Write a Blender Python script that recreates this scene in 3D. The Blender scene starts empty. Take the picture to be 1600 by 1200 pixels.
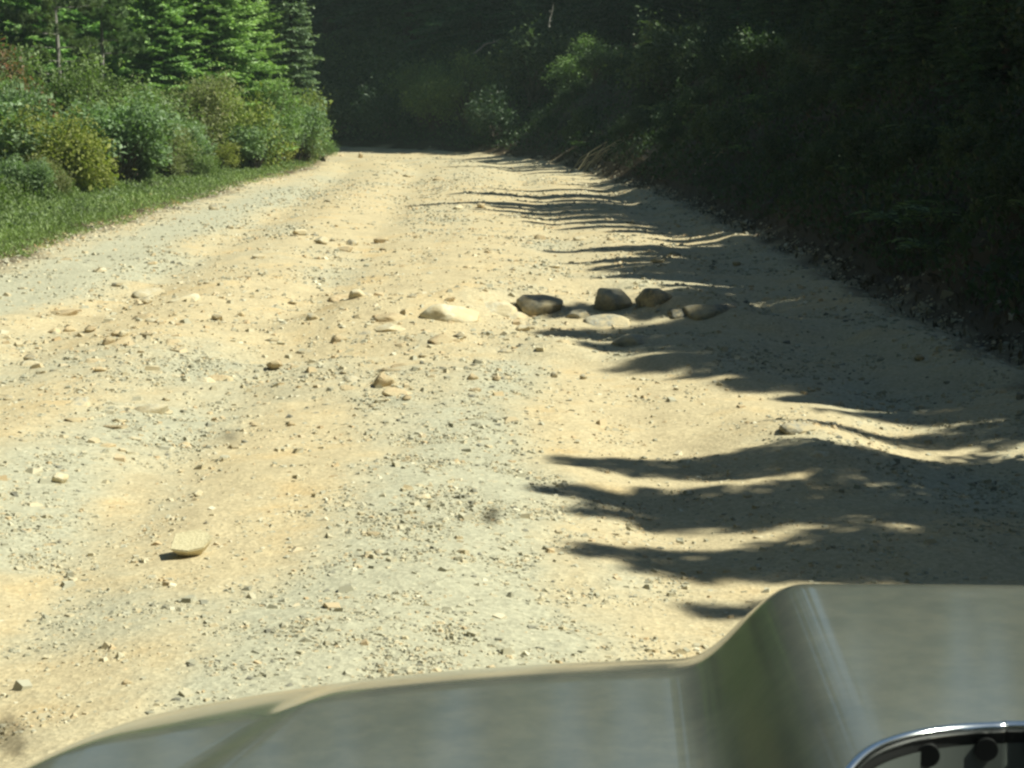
import bpy, bmesh, math, random
import numpy as np
from mathutils import Vector, Matrix, Quaternion

# ------------------------------------------------------------------ camera, world, sun, exposure
scene = bpy.context.scene
COL = scene.collection
EYE = 1.7
F = 2986.0
PITCH = math.atan(450 / F)
cam_d = bpy.data.cameras.new("camera")
cam_d.sensor_width = 36
cam_d.lens = F / 1600 * 36
cam_d.clip_start = 0.05
cam_d.clip_end = 1000
cam_d.dof.use_dof = True
cam_d.dof.focus_distance = 18
cam_d.dof.aperture_fstop = 36
cam = bpy.data.objects.new("camera", cam_d)
cam.location = (0, 0, EYE)
cam.rotation_euler = (math.pi / 2 - PITCH, 0, 0)
COL.objects.link(cam)
scene.camera = cam

SUN_EL = math.radians(51)
SUN_AZ = math.radians(96)          # clockwise from straight ahead (+y)
world = bpy.data.worlds.new("World")
scene.world = world
world.use_nodes = True
wn = world.node_tree.nodes
sky = wn.new("ShaderNodeTexSky")
sky.sky_type = 'NISHITA'
sky.sun_disc = False
sky.sun_elevation = SUN_EL
sky.sun_rotation = SUN_AZ
sky.dust_density = 0.4
sky.ozone_density = 2.5
bg = wn["Background"]
world.node_tree.links.new(sky.outputs[0], bg.inputs[0])
bg.inputs[1].default_value = 0.055
sun_d = bpy.data.lights.new("sun", 'SUN')
sun_d.energy = 5.0
sun_d.angle = math.radians(0.53)
sun_d.color = (1.0, 0.95, 0.86)
sun = bpy.data.objects.new("sun", sun_d)
SD = Vector((math.cos(SUN_EL) * math.sin(SUN_AZ), math.cos(SUN_EL) * math.cos(SUN_AZ), math.sin(SUN_EL)))
sun.rotation_euler = SD.to_track_quat('Z', 'Y').to_euler()
sun.location = (20, 10, 30)
COL.objects.link(sun)
scene.view_settings.view_transform = 'Standard'
scene.view_settings.look = 'None'
scene.view_settings.exposure = 0.60
scene.view_settings.gamma = 1
scene.render.film_transparent = False
scene.cycles.filter_width = 2.5
scene.cycles.max_bounces = 6
scene.cycles.transparent_max_bounces = 12

rng = np.random.default_rng(7)
random.seed(7)

# ------------------------------------------------------------------ noise and terrain
_LAT = np.random.default_rng(99).random((256, 256))


def vnoise(x, y, off=0):
    x = np.asarray(x, float) + off * 17.31
    y = np.asarray(y, float) + off * 9.77
    xi = np.floor(x).astype(int); yi = np.floor(y).astype(int)
    fx = x - xi; fy = y - yi
    fx = fx * fx * (3 - 2 * fx); fy = fy * fy * (3 - 2 * fy)
    a = _LAT[xi & 255, yi & 255]; b = _LAT[(xi + 1) & 255, yi & 255]
    c = _LAT[xi & 255, (yi + 1) & 255]; d = _LAT[(xi + 1) & 255, (yi + 1) & 255]
    return (a * (1 - fx) + b * fx) * (1 - fy) + (c * (1 - fx) + d * fx) * fy


def fbm(x, y, s, octv=4, off=0):
    t = 0; a = 1; n = 0
    for i in range(octv):
        t = t + a * (vnoise(np.asarray(x) / s * 2 ** i, np.asarray(y) / s * 2 ** i, off + i) - 0.5)
        n += a; a *= 0.5
    return t / n * 2


_ry = [-40, 12, 21, 30, 35, 40, 45, 51, 56, 60, 64, 70, 76, 90, 120]
_rx = [3.3, 3.05, 2.9, 2.6, 2.25, 1.9, 1.5, 0.5, -0.9, -3, -6.4, -15, -30, -60, -110]
_ly = [-40, 10, 30, 38, 44, 50, 54, 58, 64, 72, 90, 120]
_lx = [-5.3, -5.2, -5.15, -5.0, -4.75, -4.95, -6.5, -12, -30, -60, -110, -200]


def XR(y): return np.interp(y, _ry, _rx)
def XL(y): return np.interp(y, _ly, _lx)


def sright(x, y):
    s = x - XR(y)
    g = (XR(np.asarray(y) + 1.0) - XR(np.asarray(y) - 1.0)) / 2.0
    return s / np.sqrt(1 + g * g)


def sleft(x, y):
    s = XL(y) - x
    g = (XL(np.asarray(y) + 1.0) - XL(np.asarray(y) - 1.0)) / 2.0
    return s / np.sqrt(1 + g * g)


def seg(x, y, a, b, w):
    """gaussian ridge along a segment"""
    ax, ay = a; bx, by = b
    dx, dy = bx - ax, by - ay
    L = dx * dx + dy * dy
    t = np.clip(((x - ax) * dx + (y - ay) * dy) / L, 0, 1)
    d2 = (x - ax - t * dx) ** 2 + (y - ay - t * dy) ** 2
    return np.exp(-d2 / (2 * w * w))


def flat_at(px, py):
    """the point of the flat road plane that a pixel of the 1600 px photograph looks at"""
    v = Vector(((px - 800) / F, 1, -(py - 600) / F))
    c, s = math.cos(PITCH), math.sin(PITCH)
    d = Vector((v.x, v.y * c + v.z * s, -v.y * s + v.z * c))
    t = EYE / -d.z
    return (d.x * t, d.y * t)


RIDGE = [flat_at(500, 505), flat_at(700, 500), flat_at(860, 492), flat_at(1000, 492), flat_at(1180, 500)]
BERM2 = [flat_at(830, 545), flat_at(950, 562), flat_at(1100, 580), flat_at(1300, 610)]
BERM3 = [flat_at(1180, 515), flat_at(1330, 525), flat_at(1600, 600)]
BERM3L = flat_at(1600, 600)


MOUNDS = [flat_at(*q) + (w, a) for q, w, a in (((706, 502), .42, .07), ((776, 486), .36, .06), ((842, 494), .34, .06), ((905, 500), .3, .05), ((962, 488), .3, .05), ((952, 514), .36, .06),
                                                ((1028, 496), .34, .07), ((1075, 502), .3, .06), ((1120, 504), .4, .08), ((1000, 540), .34, .05), ((890, 520), .22, .035), ((560, 512), .5, .06), ((610, 498), .4, .05),
                                                ((682, 545), .3, .04), ((880, 552), .3, .045), ((1060, 566), .45, .06), ((1180, 520), .3, .05), ((1248, 684), .34, .05), ((1290, 716), .3, .035), ((530, 478), .4, .04))]


def H(x, y):
    x = np.asarray(x, float); y = np.asarray(y, float)
    sr = sright(x, y); sl = sleft(x, y)
    road = 1 / (1 + np.exp(np.clip((sr - 0.1) * 8, -40, 40)))
    road = road / (1 + np.exp(np.clip((sl - 0.1) * 8, -40, 40)))
    z = 0.025 * fbm(x, y, 2.2, 3, 1) + 0.018 * fbm(x, y, 0.6, 3, 5)
    mid = (XR(y) + XL(y)) / 2
    # wheel tracks and the crowns between them
    for c, w, a in ((-3.4, 0.33, -0.05), (-1.75, 0.33, -0.05), (0.55, 0.36, -0.045), (2.0, 0.33, -0.045), (-0.55, 0.45, 0.03), (-2.6, .3, .025)):
        z = z + a * np.exp(-((x - mid - 1.2 - c) / w) ** 2) * road
    near = np.exp(-((y - 15) / 7.0) ** 2)
    z = z + road * near * 0.075 * fbm(x, y * 2.4, 1.1, 4, 11)
    for P, w, a in ((RIDGE, 0.32, 0.10), (BERM2, 0.22, 0.05), (BERM3, 0.16, 0.08)):
        m = 0
        for i in range(len(P) - 1):
            m = np.maximum(m, seg(x, y, P[i], P[i + 1], w))
        z = z + a * m * (0.75 + 0.8 * fbm(x, y, 0.5, 3, 21))
    for mx, my, mw, ma in MOUNDS:
        q = ((x - mx) / mw) ** 2 + ((y - my - .1) / (mw * 1.25)) ** 2
        z = z + ma * 1.35 * np.exp(-q)
    # soft roadside berm on the right, bank behind it
    z = z + 0.05 * np.exp(-((sr + 0.15) / 0.22) ** 2) * (1 + fbm(x, y, 0.7, 3, 31))
    s = np.maximum(sr, 0)
    bank = 0.62 * np.minimum(s, 2.6) ** 1.15 + 0.30 * np.maximum(s - 2.6, 0)
    bank = np.minimum(bank, 7)
    z = z + bank + np.minimum(s, 1.5) * 0.35 * fbm(x, y, 1.6, 4, 41)
    s = np.maximum(sl, 0)
    z = z + 0.035 * np.minimum(s, 30) + np.minimum(s, 1) * 0.09 * fbm(x, y, 1.3, 3, 51) + 0.03 * np.exp(-((sl - 0.25) / 0.25) ** 2)
    return z


def h1(x, y): return float(H(x, y))


def at(px, py):
    """ground point under a pixel of the 1600 px photograph"""
    v = Vector(((px - 800) / F, 1, -(py - 600) / F))
    c, s = math.cos(PITCH), math.sin(PITCH)
    d = Vector((v.x, v.y * c + v.z * s, -v.y * s + v.z * c))
    t = EYE / -d.z
    for _ in range(6):
        z = h1(d.x * t, d.y * t)
        t = t * 0.4 + 0.6 * (EYE - z) / -d.z
    return (d.x * t, d.y * t)


_ON = "first second third fourth fifth sixth seventh eighth ninth tenth eleventh twelfth thirteenth fourteenth fifteenth sixteenth seventeenth eighteenth nineteenth".split()
_TN = ["", "", "twenty", "thirty", "forty", "fifty", "sixty", "seventy", "eighty", "ninety", "hundred"]


def ordn(n):
    if n < 20: return _ON[n - 1]
    if n >= 100: return "hundred and " + ordn(n - 100) if n > 100 else "hundredth"
    t, u_ = divmod(n, 10)
    return (_TN[t] + "-" + _ON[u_ - 1]) if u_ else _TN[t][:-1] + "ieth"


def px2m(px, d): return px / F * d


# ------------------------------------------------------------------ mesh helpers
def mesh_np(name, V, Q=None, T=None, mat=None, smooth=False, face_attr=None, vert_attr=None):
    V = np.asarray(V, np.float32).reshape(-1, 3)
    Q = np.zeros((0, 4), np.int32) if Q is None else np.asarray(Q, np.int32).reshape(-1, 4)
    T = np.zeros((0, 3), np.int32) if T is None else np.asarray(T, np.int32).reshape(-1, 3)
    me = bpy.data.meshes.new(name)
    me.vertices.add(len(V)); me.vertices.foreach_set("co", V.ravel())
    nl = len(Q) * 4 + len(T) * 3
    me.loops.add(nl)
    me.loops.foreach_set("vertex_index", np.concatenate([Q.ravel(), T.ravel()]).astype(np.int32))
    me.polygons.add(len(Q) + len(T))
    st = np.concatenate([np.arange(len(Q)) * 4, len(Q) * 4 + np.arange(len(T)) * 3]).astype(np.int32)
    me.polygons.foreach_set("loop_start", st)
    me.polygons.foreach_set("use_smooth", np.full(len(st), smooth, bool))
    me.update(calc_edges=True)
    if face_attr:
        for k, a in face_attr.items():
            at_ = me.attributes.new(k, 'FLOAT', 'FACE'); at_.data.foreach_set("value", np.asarray(a, np.float32))
    if vert_attr:
        for k, a in vert_attr.items():
            at_ = me.attributes.new(k, 'FLOAT', 'POINT'); at_.data.foreach_set("value", np.asarray(a, np.float32))
    if mat: me.materials.append(mat)
    me.validate()
    return me


def link(name, me, parent=None, loc=None):
    o = bpy.data.objects.new(name, me)
    COL.objects.link(o)
    if parent: o.parent = parent
    if loc is not None: o.location = loc
    return o


def empty(name, loc=(0, 0, 0), rz=0):
    o = bpy.data.objects.new(name, None)
    o.location = loc; o.rotation_euler = (0, 0, rz); o.empty_display_size = 0.2
    COL.objects.link(o)
    return o


def tag(o, label=None, cat=None, group=None, kind=None):
    if label: o["label"] = label
    if cat: o["category"] = cat
    if group: o["group"] = group
    if kind: o["kind"] = kind
    return o


def dup(root):
    r = root.copy(); COL.objects.link(r)
    for ch in root.children:
        c = ch.copy(); COL.objects.link(c); c.parent = r
        for g in ch.children:
            q = g.copy(); COL.objects.link(q); q.parent = c
    return r


class MB:
    """collects tubes, boxes"""
    def __init__(s): s.V = []; s.Q = []; s.T = []; s.n = 0
    def add(s, V, Q=(), T=()):
        s.V.append(np.asarray(V, float).reshape(-1, 3))
        if len(Q): s.Q.append(np.asarray(Q) + s.n)
        if len(T): s.T.append(np.asarray(T) + s.n)
        s.n += len(s.V[-1])
    def tube(s, pts, rad, sides=5, cap=True):
        pts = np.asarray(pts, float); n = len(pts)
        rad = np.broadcast_to(np.asarray(rad, float), (n,))
        tan = np.gradient(pts, axis=0)
        tan /= np.linalg.norm(tan, axis=1)[:, None] + 1e-9
        ref = np.array([0, 0, 1.0]) if abs(tan[:, 2]).mean() < 0.8 else np.array([1.0, 0, 0])
        a = np.cross(tan, ref); a /= np.linalg.norm(a, axis=1)[:, None] + 1e-9
        b = np.cross(tan, a)
        th = np.arange(sides) / sides * 2 * np.pi
        V = pts[:, None, :] + rad[:, None, None] * (np.cos(th)[None, :, None] * a[:, None, :] + np.sin(th)[None, :, None] * b[:, None, :])
        Q = []
        for i in range(n - 1):
            for j in range(sides):
                k = (j + 1) % sides
                Q.append((i * sides + j, i * sides + k, (i + 1) * sides + k, (i + 1) * sides + j))
        T = []
        if cap:
            for j in range(1, sides - 1):
                T.append((0, j, j + 1)); T.append(((n - 1) * sides, (n - 1) * sides + j + 1, (n - 1) * sides + j))
        s.add(V.reshape(-1, 3), Q, T)
    def box(s, lo, hi):
        x0, y0, z0 = lo; x1, y1, z1 = hi
        V = [(x0, y0, z0), (x1, y0, z0), (x1, y1, z0), (x0, y1, z0), (x0, y0, z1), (x1, y0, z1), (x1, y1, z1), (x0, y1, z1)]
        s.add(V, [(0, 3, 2, 1), (4, 5, 6, 7), (0, 1, 5, 4), (1, 2, 6, 5), (2, 3, 7, 6), (3, 0, 4, 7)])
    def mesh(s, name, mat, smooth=True, **k):
        return mesh_np(name, np.concatenate(s.V), np.concatenate(s.Q) if s.Q else None, np.concatenate(s.T) if s.T else None, mat, smooth, **k)


def leaf_arrays(P, D, N, ln, wd, fold=0.15):
    """leaf-shaped quads: P base points, D directions, N normals"""
    D = D / (np.linalg.norm(D, axis=1)[:, None] + 1e-9)
    S = np.cross(D, N); S /= np.linalg.norm(S, axis=1)[:, None] + 1e-9
    U = np.cross(S, D)
    ln = np.broadcast_to(ln, (len(P),))[:, None]; wd = np.broadcast_to(wd, (len(P),))[:, None]
    a = P
    b = P + D * ln * 0.45 + S * wd * 0.5 + U * wd * fold
    c = P + D * ln
    d = P + D * ln * 0.45 - S * wd * 0.5 + U * wd * fold
    V = np.stack([a, b, c, d], 1).reshape(-1, 3)
    Q = np.arange(len(P) * 4).reshape(-1, 4)
    return V, Q


def rvec(n, r=rng):
    v = r.normal(size=(n, 3)); return v / np.linalg.norm(v, axis=1)[:, None]


# ------------------------------------------------------------------ materials
def mat_new(name):
    m = bpy.data.materials.new(name); m.use_nodes = True
    nt = m.node_tree
    return m, nt, nt.nodes, nt.links, nt.nodes["Principled BSDF"]


def ramp(nodes, stops):
    r = nodes.new("ShaderNodeValToRGB"); e = r.color_ramp.elements
    while len(e) > 1: e.remove(e[-1])
    e[0].position = stops[0][0]; e[0].color = (*stops[0][1], 1)
    for p, c in stops[1:]:
        q = e.new(p); q.color = (*c, 1)
    return r


def leaf_mat(name, stops, trans=0.35, rough=0.5, tr_mul=1.3, spec=0.3, gain=1.0):
    m, nt, N, L, bs = mat_new(name)
    a = N.new("ShaderNodeAttribute"); a.attribute_name = "v"
    r = ramp(N, [(p, tuple(gain * c for c in cc)) for p, cc in stops]); L.new(a.outputs["Fac"], r.inputs[0])
    oi = N.new("ShaderNodeObjectInfo")
    hs = N.new("ShaderNodeHueSaturation"); hs.inputs["Saturation"].default_value = .86; hs.inputs["Value"].default_value = 1.08
    mr = N.new("ShaderNodeMapRange"); mr.inputs[3].default_value = 0.485; mr.inputs[4].default_value = 0.515
    L.new(oi.outputs["Random"], mr.inputs[0]); L.new(mr.outputs[0], hs.inputs[0])
    L.new(r.outputs[0], hs.inputs["Color"])
    L.new(hs.outputs[0], bs.inputs["Base Color"])
    bs.inputs["Roughness"].default_value = rough
    bs.inputs["Specular IOR Level"].default_value = spec
    tr = N.new("ShaderNodeBsdfTranslucent")
    mul = N.new("ShaderNodeMix"); mul.data_type = 'RGBA'; mul.blend_type = 'MULTIPLY'; mul.inputs[0].default_value = 1
    L.new(hs.outputs[0], mul.inputs[6]); mul.inputs[7].default_value = (tr_mul * 1.1, tr_mul * 1.3, tr_mul * 0.6, 1)
    L.new(mul.outputs[2], tr.inputs[0])
    mx = N.new("ShaderNodeMixShader"); mx.inputs[0].default_value = trans
    L.new(bs.outputs[0], mx.inputs[1]); L.new(tr.outputs[0], mx.inputs[2])
    L.new(mx.outputs[0], N["Material Output"].inputs[0])
    return m


M = {}
M['leaf_green'] = leaf_mat("leaf_green", [(0, (0.045, 0.075, 0.018)), (0.5, (0.085, 0.13, 0.03)), (0.85, (0.13, 0.19, 0.045)), (1, (0.20, 0.26, 0.11))], gain=1.45)
M['leaf_yellow'] = leaf_mat("leaf_yellow_green", [(0, (0.07, 0.09, 0.015)), (0.5, (0.15, 0.18, 0.02)), (0.9, (0.23, 0.25, 0.03)), (1, (0.30, 0.24, 0.06))], gain=1.35)
M['leaf_grey'] = leaf_mat("leaf_blue_green", [(0, (0.05, 0.075, 0.03)), (0.55, (0.09, 0.135, 0.055)), (0.85, (0.14, 0.20, 0.09)), (1, (0.30, 0.38, 0.22))], gain=1.75)
M['leaf_olive'] = leaf_mat("leaf_olive", [(0, (0.055, 0.06, 0.02)), (0.5, (0.11, 0.12, 0.04)), (0.85, (0.15, 0.17, 0.055)), (1, (0.22, 0.16, 0.08))], gain=1.6)
M['leaf_mid'] = leaf_mat("leaf_dimmed_green", [(0, (0.03, 0.055, 0.018)), (0.5, (0.055, 0.095, 0.028)), (0.9, (0.09, 0.14, 0.045)), (1, (0.16, 0.21, 0.09))], 0.28)  # leaf green darkened so the shrubs on the shaded bank read dim
M['leaf_red'] = leaf_mat("leaf_turning_red", [(0, (0.04, 0.06, 0.02)), (0.5, (0.08, 0.09, 0.03)), (0.75, (0.2, 0.09, 0.03)), (1, (0.35, 0.09, 0.04))], gain=1.3)
M['leaf_dark'] = leaf_mat("leaf_shaded_green", [(0, (0.02, 0.04, 0.015)), (0.6, (0.035, 0.07, 0.022)), (1, (0.07, 0.11, 0.04))], 0.25)  # shade of the bank put into the leaf colour
M['needle'] = leaf_mat("fir_needles", [(0, (0.016, 0.042, 0.018)), (0.5, (0.035, 0.085, 0.032)), (1, (0.075, 0.15, 0.045))], 0.2)
M['needle_bright'] = leaf_mat("bright_fir_needles", [(0, (0.045, 0.09, 0.025)), (0.5, (0.09, 0.17, 0.04)), (1, (0.16, 0.26, 0.055))], 0.25, gain=1.75)
M['needle_pine'] = leaf_mat("pine_needles", [(0, (0.03, 0.055, 0.02)), (0.5, (0.07, 0.11, 0.035)), (1, (0.13, 0.18, 0.05))], 0.2, gain=1.6)
M['needle_spruce'] = leaf_mat("spruce_needles", [(0, (0.03, 0.06, 0.028)), (0.5, (0.075, 0.12, 0.055)), (1, (0.14, 0.20, 0.09))], 0.15, gain=1.6)
M['grass'] = leaf_mat("verge_grass", [(0, (0.075, 0.10, 0.025)), (0.5, (0.12, 0.165, 0.04)), (0.85, (0.17, 0.22, 0.055)), (0.96, (0.22, 0.22, 0.07)), (1, (0.28, 0.16, 0.07))], 0.3, gain=1.6)
M['litter'] = leaf_mat("forest_litter", [(0, (0.035, 0.025, 0.015)), (0.5, (0.06, 0.045, 0.025)), (0.9, (0.11, 0.08, 0.045)), (1, (0.2, 0.16, 0.09))], 0.05)
M['straw'] = leaf_mat("dry_stalks", [(0, (0.25, 0.2, 0.1)), (0.5, (0.42, 0.36, 0.2)), (1, (0.6, 0.52, 0.32))], 0.15)


def bark_mat(name, c1, c2):
    m, nt, N, L, bs = mat_new(name)
    tc = N.new("ShaderNodeTexCoord"); mp = N.new("ShaderNodeMapping"); mp.inputs[3].default_value = (9, 9, 2.5)
    L.new(tc.outputs["Object"], mp.inputs[0])
    n = N.new("ShaderNodeTexNoise"); n.inputs["Scale"].default_value = 2.2; n.inputs["Detail"].default_value = 6
    L.new(mp.outputs[0], n.inputs[0])
    r = ramp(N, [(0.3, c1), (0.7, c2)]); L.new(n.outputs[0], r.inputs[0]); L.new(r.outputs[0], bs.inputs[0])
    bp = N.new("ShaderNodeBump"); bp.inputs["Strength"].default_value = 0.6; bp.inputs["Distance"].default_value = 0.02
    L.new(n.outputs[0], bp.inputs["Height"]); L.new(bp.outputs[0], bs.inputs["Normal"])
    bs.inputs["Roughness"].default_value = 0.9
    return m


M['bark'] = bark_mat("bark_brown", (0.05, 0.038, 0.028), (0.13, 0.10, 0.075))
M['bark_grey'] = bark_mat("bark_grey", (0.12, 0.11, 0.10), (0.34, 0.32, 0.28))
M['deadwood'] = bark_mat("dead_wood", (0.22, 0.19, 0.15), (0.48, 0.43, 0.34))


def road_mat():
    m, nt, N, L, bs = mat_new("dirt_road")
    a = N.new("ShaderNodeAttribute"); a.attribute_name = "grey"
    b = N.new("ShaderNodeAttribute"); b.attribute_name = "verge"
    tc = N.new("ShaderNodeTexCoord")
    def noise(sc, det=5, rough=0.6):
        n = N.new("ShaderNodeTexNoise"); n.inputs["Scale"].default_value = sc; n.inputs["Detail"].default_value = det
        n.inputs["Roughness"].default_value = rough; L.new(tc.outputs["Object"], n.inputs[0]); return n
    n1 = noise(1.7, 8, 0.62); n2 = noise(38, 5, 0.7); n3 = noise(6.5, 6, 0.7)
    # grey factor with ragged edge
    add = N.new("ShaderNodeMath"); add.operation = 'MULTIPLY_ADD'
    L.new(n3.outputs[0], add.inputs[0]); add.inputs[1].default_value = 0.9; L.new(a.outputs["Fac"], add.inputs[2])
    mr = N.new("ShaderNodeMapRange"); mr.inputs[1].default_value = 0.5; mr.inputs[2].default_value = 1.3
    L.new(add.outputs[0], mr.inputs[0])
    ochre = ramp(N, [(0.3, (0.47, 0.385, 0.24)), (0.52, (0.55, 0.455, 0.285)), (0.70, (0.555, 0.415, 0.225))]); L.new(n1.outputs[0], ochre.inputs[0])
    grey = ramp(N, [(0.3, (0.38, 0.365, 0.27)), (0.6, (0.48, 0.45, 0.325)), (0.8, (0.53, 0.49, 0.36))]); L.new(n2.outputs[0], grey.inputs[0])
    mix = N.new("ShaderNodeMix"); mix.data_type = 'RGBA'; L.new(mr.outputs[0], mix.inputs[0])
    L.new(ochre.outputs[0], mix.inputs[6]); L.new(grey.outputs[0], mix.inputs[7])
    # fine pebbly speckle
    vo = N.new("ShaderNodeTexVoronoi"); vo.inputs["Scale"].default_value = 55; L.new(tc.outputs["Object"], vo.inputs[0])
    sp = N.new("ShaderNodeMapRange"); sp.inputs[3].default_value = 0.80; sp.inputs[4].default_value = 1.14
    L.new(vo.outputs["Color"], sp.inputs[0])
    fine = noise(160, 3, 0.7)
    fr = N.new("ShaderNodeMapRange"); fr.inputs[1].default_value = 0.3; fr.inputs[2].default_value = 0.7; fr.inputs[3].default_value = 0.86; fr.inputs[4].default_value = 1.1
    L.new(fine.outputs[0], fr.inputs[0])
    mm = N.new("ShaderNodeMath"); mm.operation = 'MULTIPLY'; L.new(sp.outputs[0], mm.inputs[0]); L.new(fr.outputs[0], mm.inputs[1])
    mul = N.new("ShaderNodeMix"); mul.data_type = 'RGBA'; mul.blend_type = 'MULTIPLY'; mul.inputs[0].default_value = 1
    L.new(mix.outputs[2], mul.inputs[6]); L.new(mm.outputs[0], mul.inputs[7])
    # outside the road it turns to brown soil
    mix2 = N.new("ShaderNodeMix"); mix2.data_type = 'RGBA'; L.new(b.outputs["Fac"], mix2.inputs[0])
    L.new(mul.outputs[2], mix2.inputs[6]); mix2.inputs[7].default_value = (0.085, 0.062, 0.038, 1)
    L.new(mix2.outputs[2], bs.inputs[0])
    bs.inputs["Roughness"].default_value = 0.95; bs.inputs["Specular IOR Level"].default_value = 0.15
    bp = N.new("ShaderNodeBump"); bp.inputs["Strength"].default_value = 0.3; bp.inputs["Distance"].default_value = 0.008
    ad = N.new("ShaderNodeMath"); L.new(n2.outputs[0], ad.inputs[0]); L.new(vo.outputs["Distance"], ad.inputs[1])
    L.new(ad.outputs[0], bp.inputs["Height"])
    bp2 = N.new("ShaderNodeBump"); bp2.inputs["Strength"].default_value = 0.5; bp2.inputs["Distance"].default_value = 0.03
    L.new(n3.outputs[0], bp2.inputs["Height"]); L.new(bp.outputs[0], bp2.inputs["Normal"])
    L.new(bp2.outputs[0], bs.inputs["Normal"])
    return m


def soil_mat():
    m, nt, N, L, bs = mat_new("forest_soil")
    tc = N.new("ShaderNodeTexCoord")
    n = N.new("ShaderNodeTexNoise"); n.inputs["Scale"].default_value = 2.5; n.inputs["Detail"].default_value = 8; L.new(tc.outputs["Object"], n.inputs[0])
    r = ramp(N, [(0.3, (0.025, 0.021, 0.015)), (0.55, (0.045, 0.036, 0.024)), (0.75, (0.035, 0.042, 0.02))]); L.new(n.outputs[0], r.inputs[0]); L.new(r.outputs[0], bs.inputs[0])
    bp = N.new("ShaderNodeBump"); bp.inputs["Strength"].default_value = 0.8; bp.inputs["Distance"].default_value = 0.05
    L.new(n.outputs[0], bp.inputs["Height"]); L.new(bp.outputs[0], bs.inputs["Normal"])
    bs.inputs["Roughness"].default_value = 1
    return m


def rock_mat(name, c1, c2, c3):
    m, nt, N, L, bs = mat_new(name)
    tc = N.new("ShaderNodeTexCoord")
    n = N.new("ShaderNodeTexNoise"); n.inputs["Scale"].default_value = 14; n.inputs["Detail"].default_value = 7; L.new(tc.outputs["Object"], n.inputs[0])
    oi = N.new("ShaderNodeObjectInfo")
    r = ramp(N, [(0.3, c1), (0.55, c2), (0.75, c3)]); L.new(n.outputs[0], r.inputs[0])
    hs = N.new("ShaderNodeHueSaturation"); mr = N.new("ShaderNodeMapRange"); mr.inputs[3].default_value = 0.8; mr.inputs[4].default_value = 1.15
    n2 = N.new("ShaderNodeTexNoise"); n2.inputs["Scale"].default_value = 3.1; n2.inputs["Detail"].default_value = 6; n2.inputs["Roughness"].default_value = .65; L.new(tc.outputs["Object"], n2.inputs[0])
    dm = N.new("ShaderNodeMapRange"); dm.inputs[1].default_value = .40; dm.inputs[2].default_value = .56; dm.inputs[4].default_value = .85; L.new(n2.outputs[0], dm.inputs[0])
    du = N.new("ShaderNodeMix"); du.data_type = 'RGBA'; L.new(dm.outputs[0], du.inputs[0]); L.new(r.outputs[0], du.inputs[6]); du.inputs[7].default_value = (0.50, 0.41, 0.25, 1)
    L.new(oi.outputs["Random"], mr.inputs[0]); L.new(mr.outputs[0], hs.inputs["Value"]); L.new(du.outputs[2], hs.inputs["Color"])
    L.new(hs.outputs[0], bs.inputs[0])
    bp = N.new("ShaderNodeBump"); bp.inputs["Strength"].default_value = 0.5; bp.inputs["Distance"].default_value = 0.01
    L.new(n.outputs[0], bp.inputs["Height"]); L.new(bp.outputs[0], bs.inputs["Normal"])
    bs.inputs["Roughness"].default_value = 0.85; bs.inputs["Specular IOR Level"].default_value = 0.25
    return m


def gravel_mat():
    m, nt, N, L, bs = mat_new("gravel_stones")
    a = N.new("ShaderNodeAttribute"); a.attribute_name = "v"
    r = ramp(N, [(0, (0.20, 0.19, 0.15)), (0.2, (0.36, 0.34, 0.25)), (0.45, (0.46, 0.43, 0.32)), (0.7, (0.52, 0.45, 0.30)), (0.88, (0.52, 0.39, 0.23)), (1, (0.64, 0.59, 0.44))])
    L.new(a.outputs["Fac"], r.inputs[0]); L.new(r.outputs[0], bs.inputs[0])
    bs.inputs["Roughness"].default_value = 0.9; bs.inputs["Specular IOR Level"].default_value = 0.2
    return m


M['road'] = road_mat(); M['soil'] = soil_mat(); M['gravel'] = gravel_mat()
M['rock_tan'] = rock_mat("tan_rock", (0.36, 0.26, 0.15), (0.52, 0.40, 0.24), (0.62, 0.50, 0.32))
M['rock_pale'] = rock_mat("pale_rock", (0.46, 0.42, 0.31), (0.60, 0.54, 0.39), (0.68, 0.61, 0.44))
M['rock_cream'] = rock_mat("cream_rock", (0.60, 0.52, 0.32), (0.68, 0.60, 0.38), (0.72, 0.64, 0.42))
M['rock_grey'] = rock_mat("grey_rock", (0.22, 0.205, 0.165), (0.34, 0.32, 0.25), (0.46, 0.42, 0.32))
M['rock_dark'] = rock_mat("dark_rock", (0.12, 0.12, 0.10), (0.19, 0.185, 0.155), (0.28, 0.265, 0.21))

# ------------------------------------------------------------------ ground and road sheets
def grid_mesh(name, X, Y, Z, mat, vattr=None):
    nr, nc = X.shape
    V = np.stack([X, Y, Z], -1).reshape(-1, 3)
    i = np.arange(nr - 1)[:, None] * nc + np.arange(nc - 1)[None, :]
    Q = np.stack([i, i + 1, i + nc + 1, i + nc], -1).reshape(-1, 4)
    return mesh_np(name, V, Q, None, mat, True, vert_attr=vattr)


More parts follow.
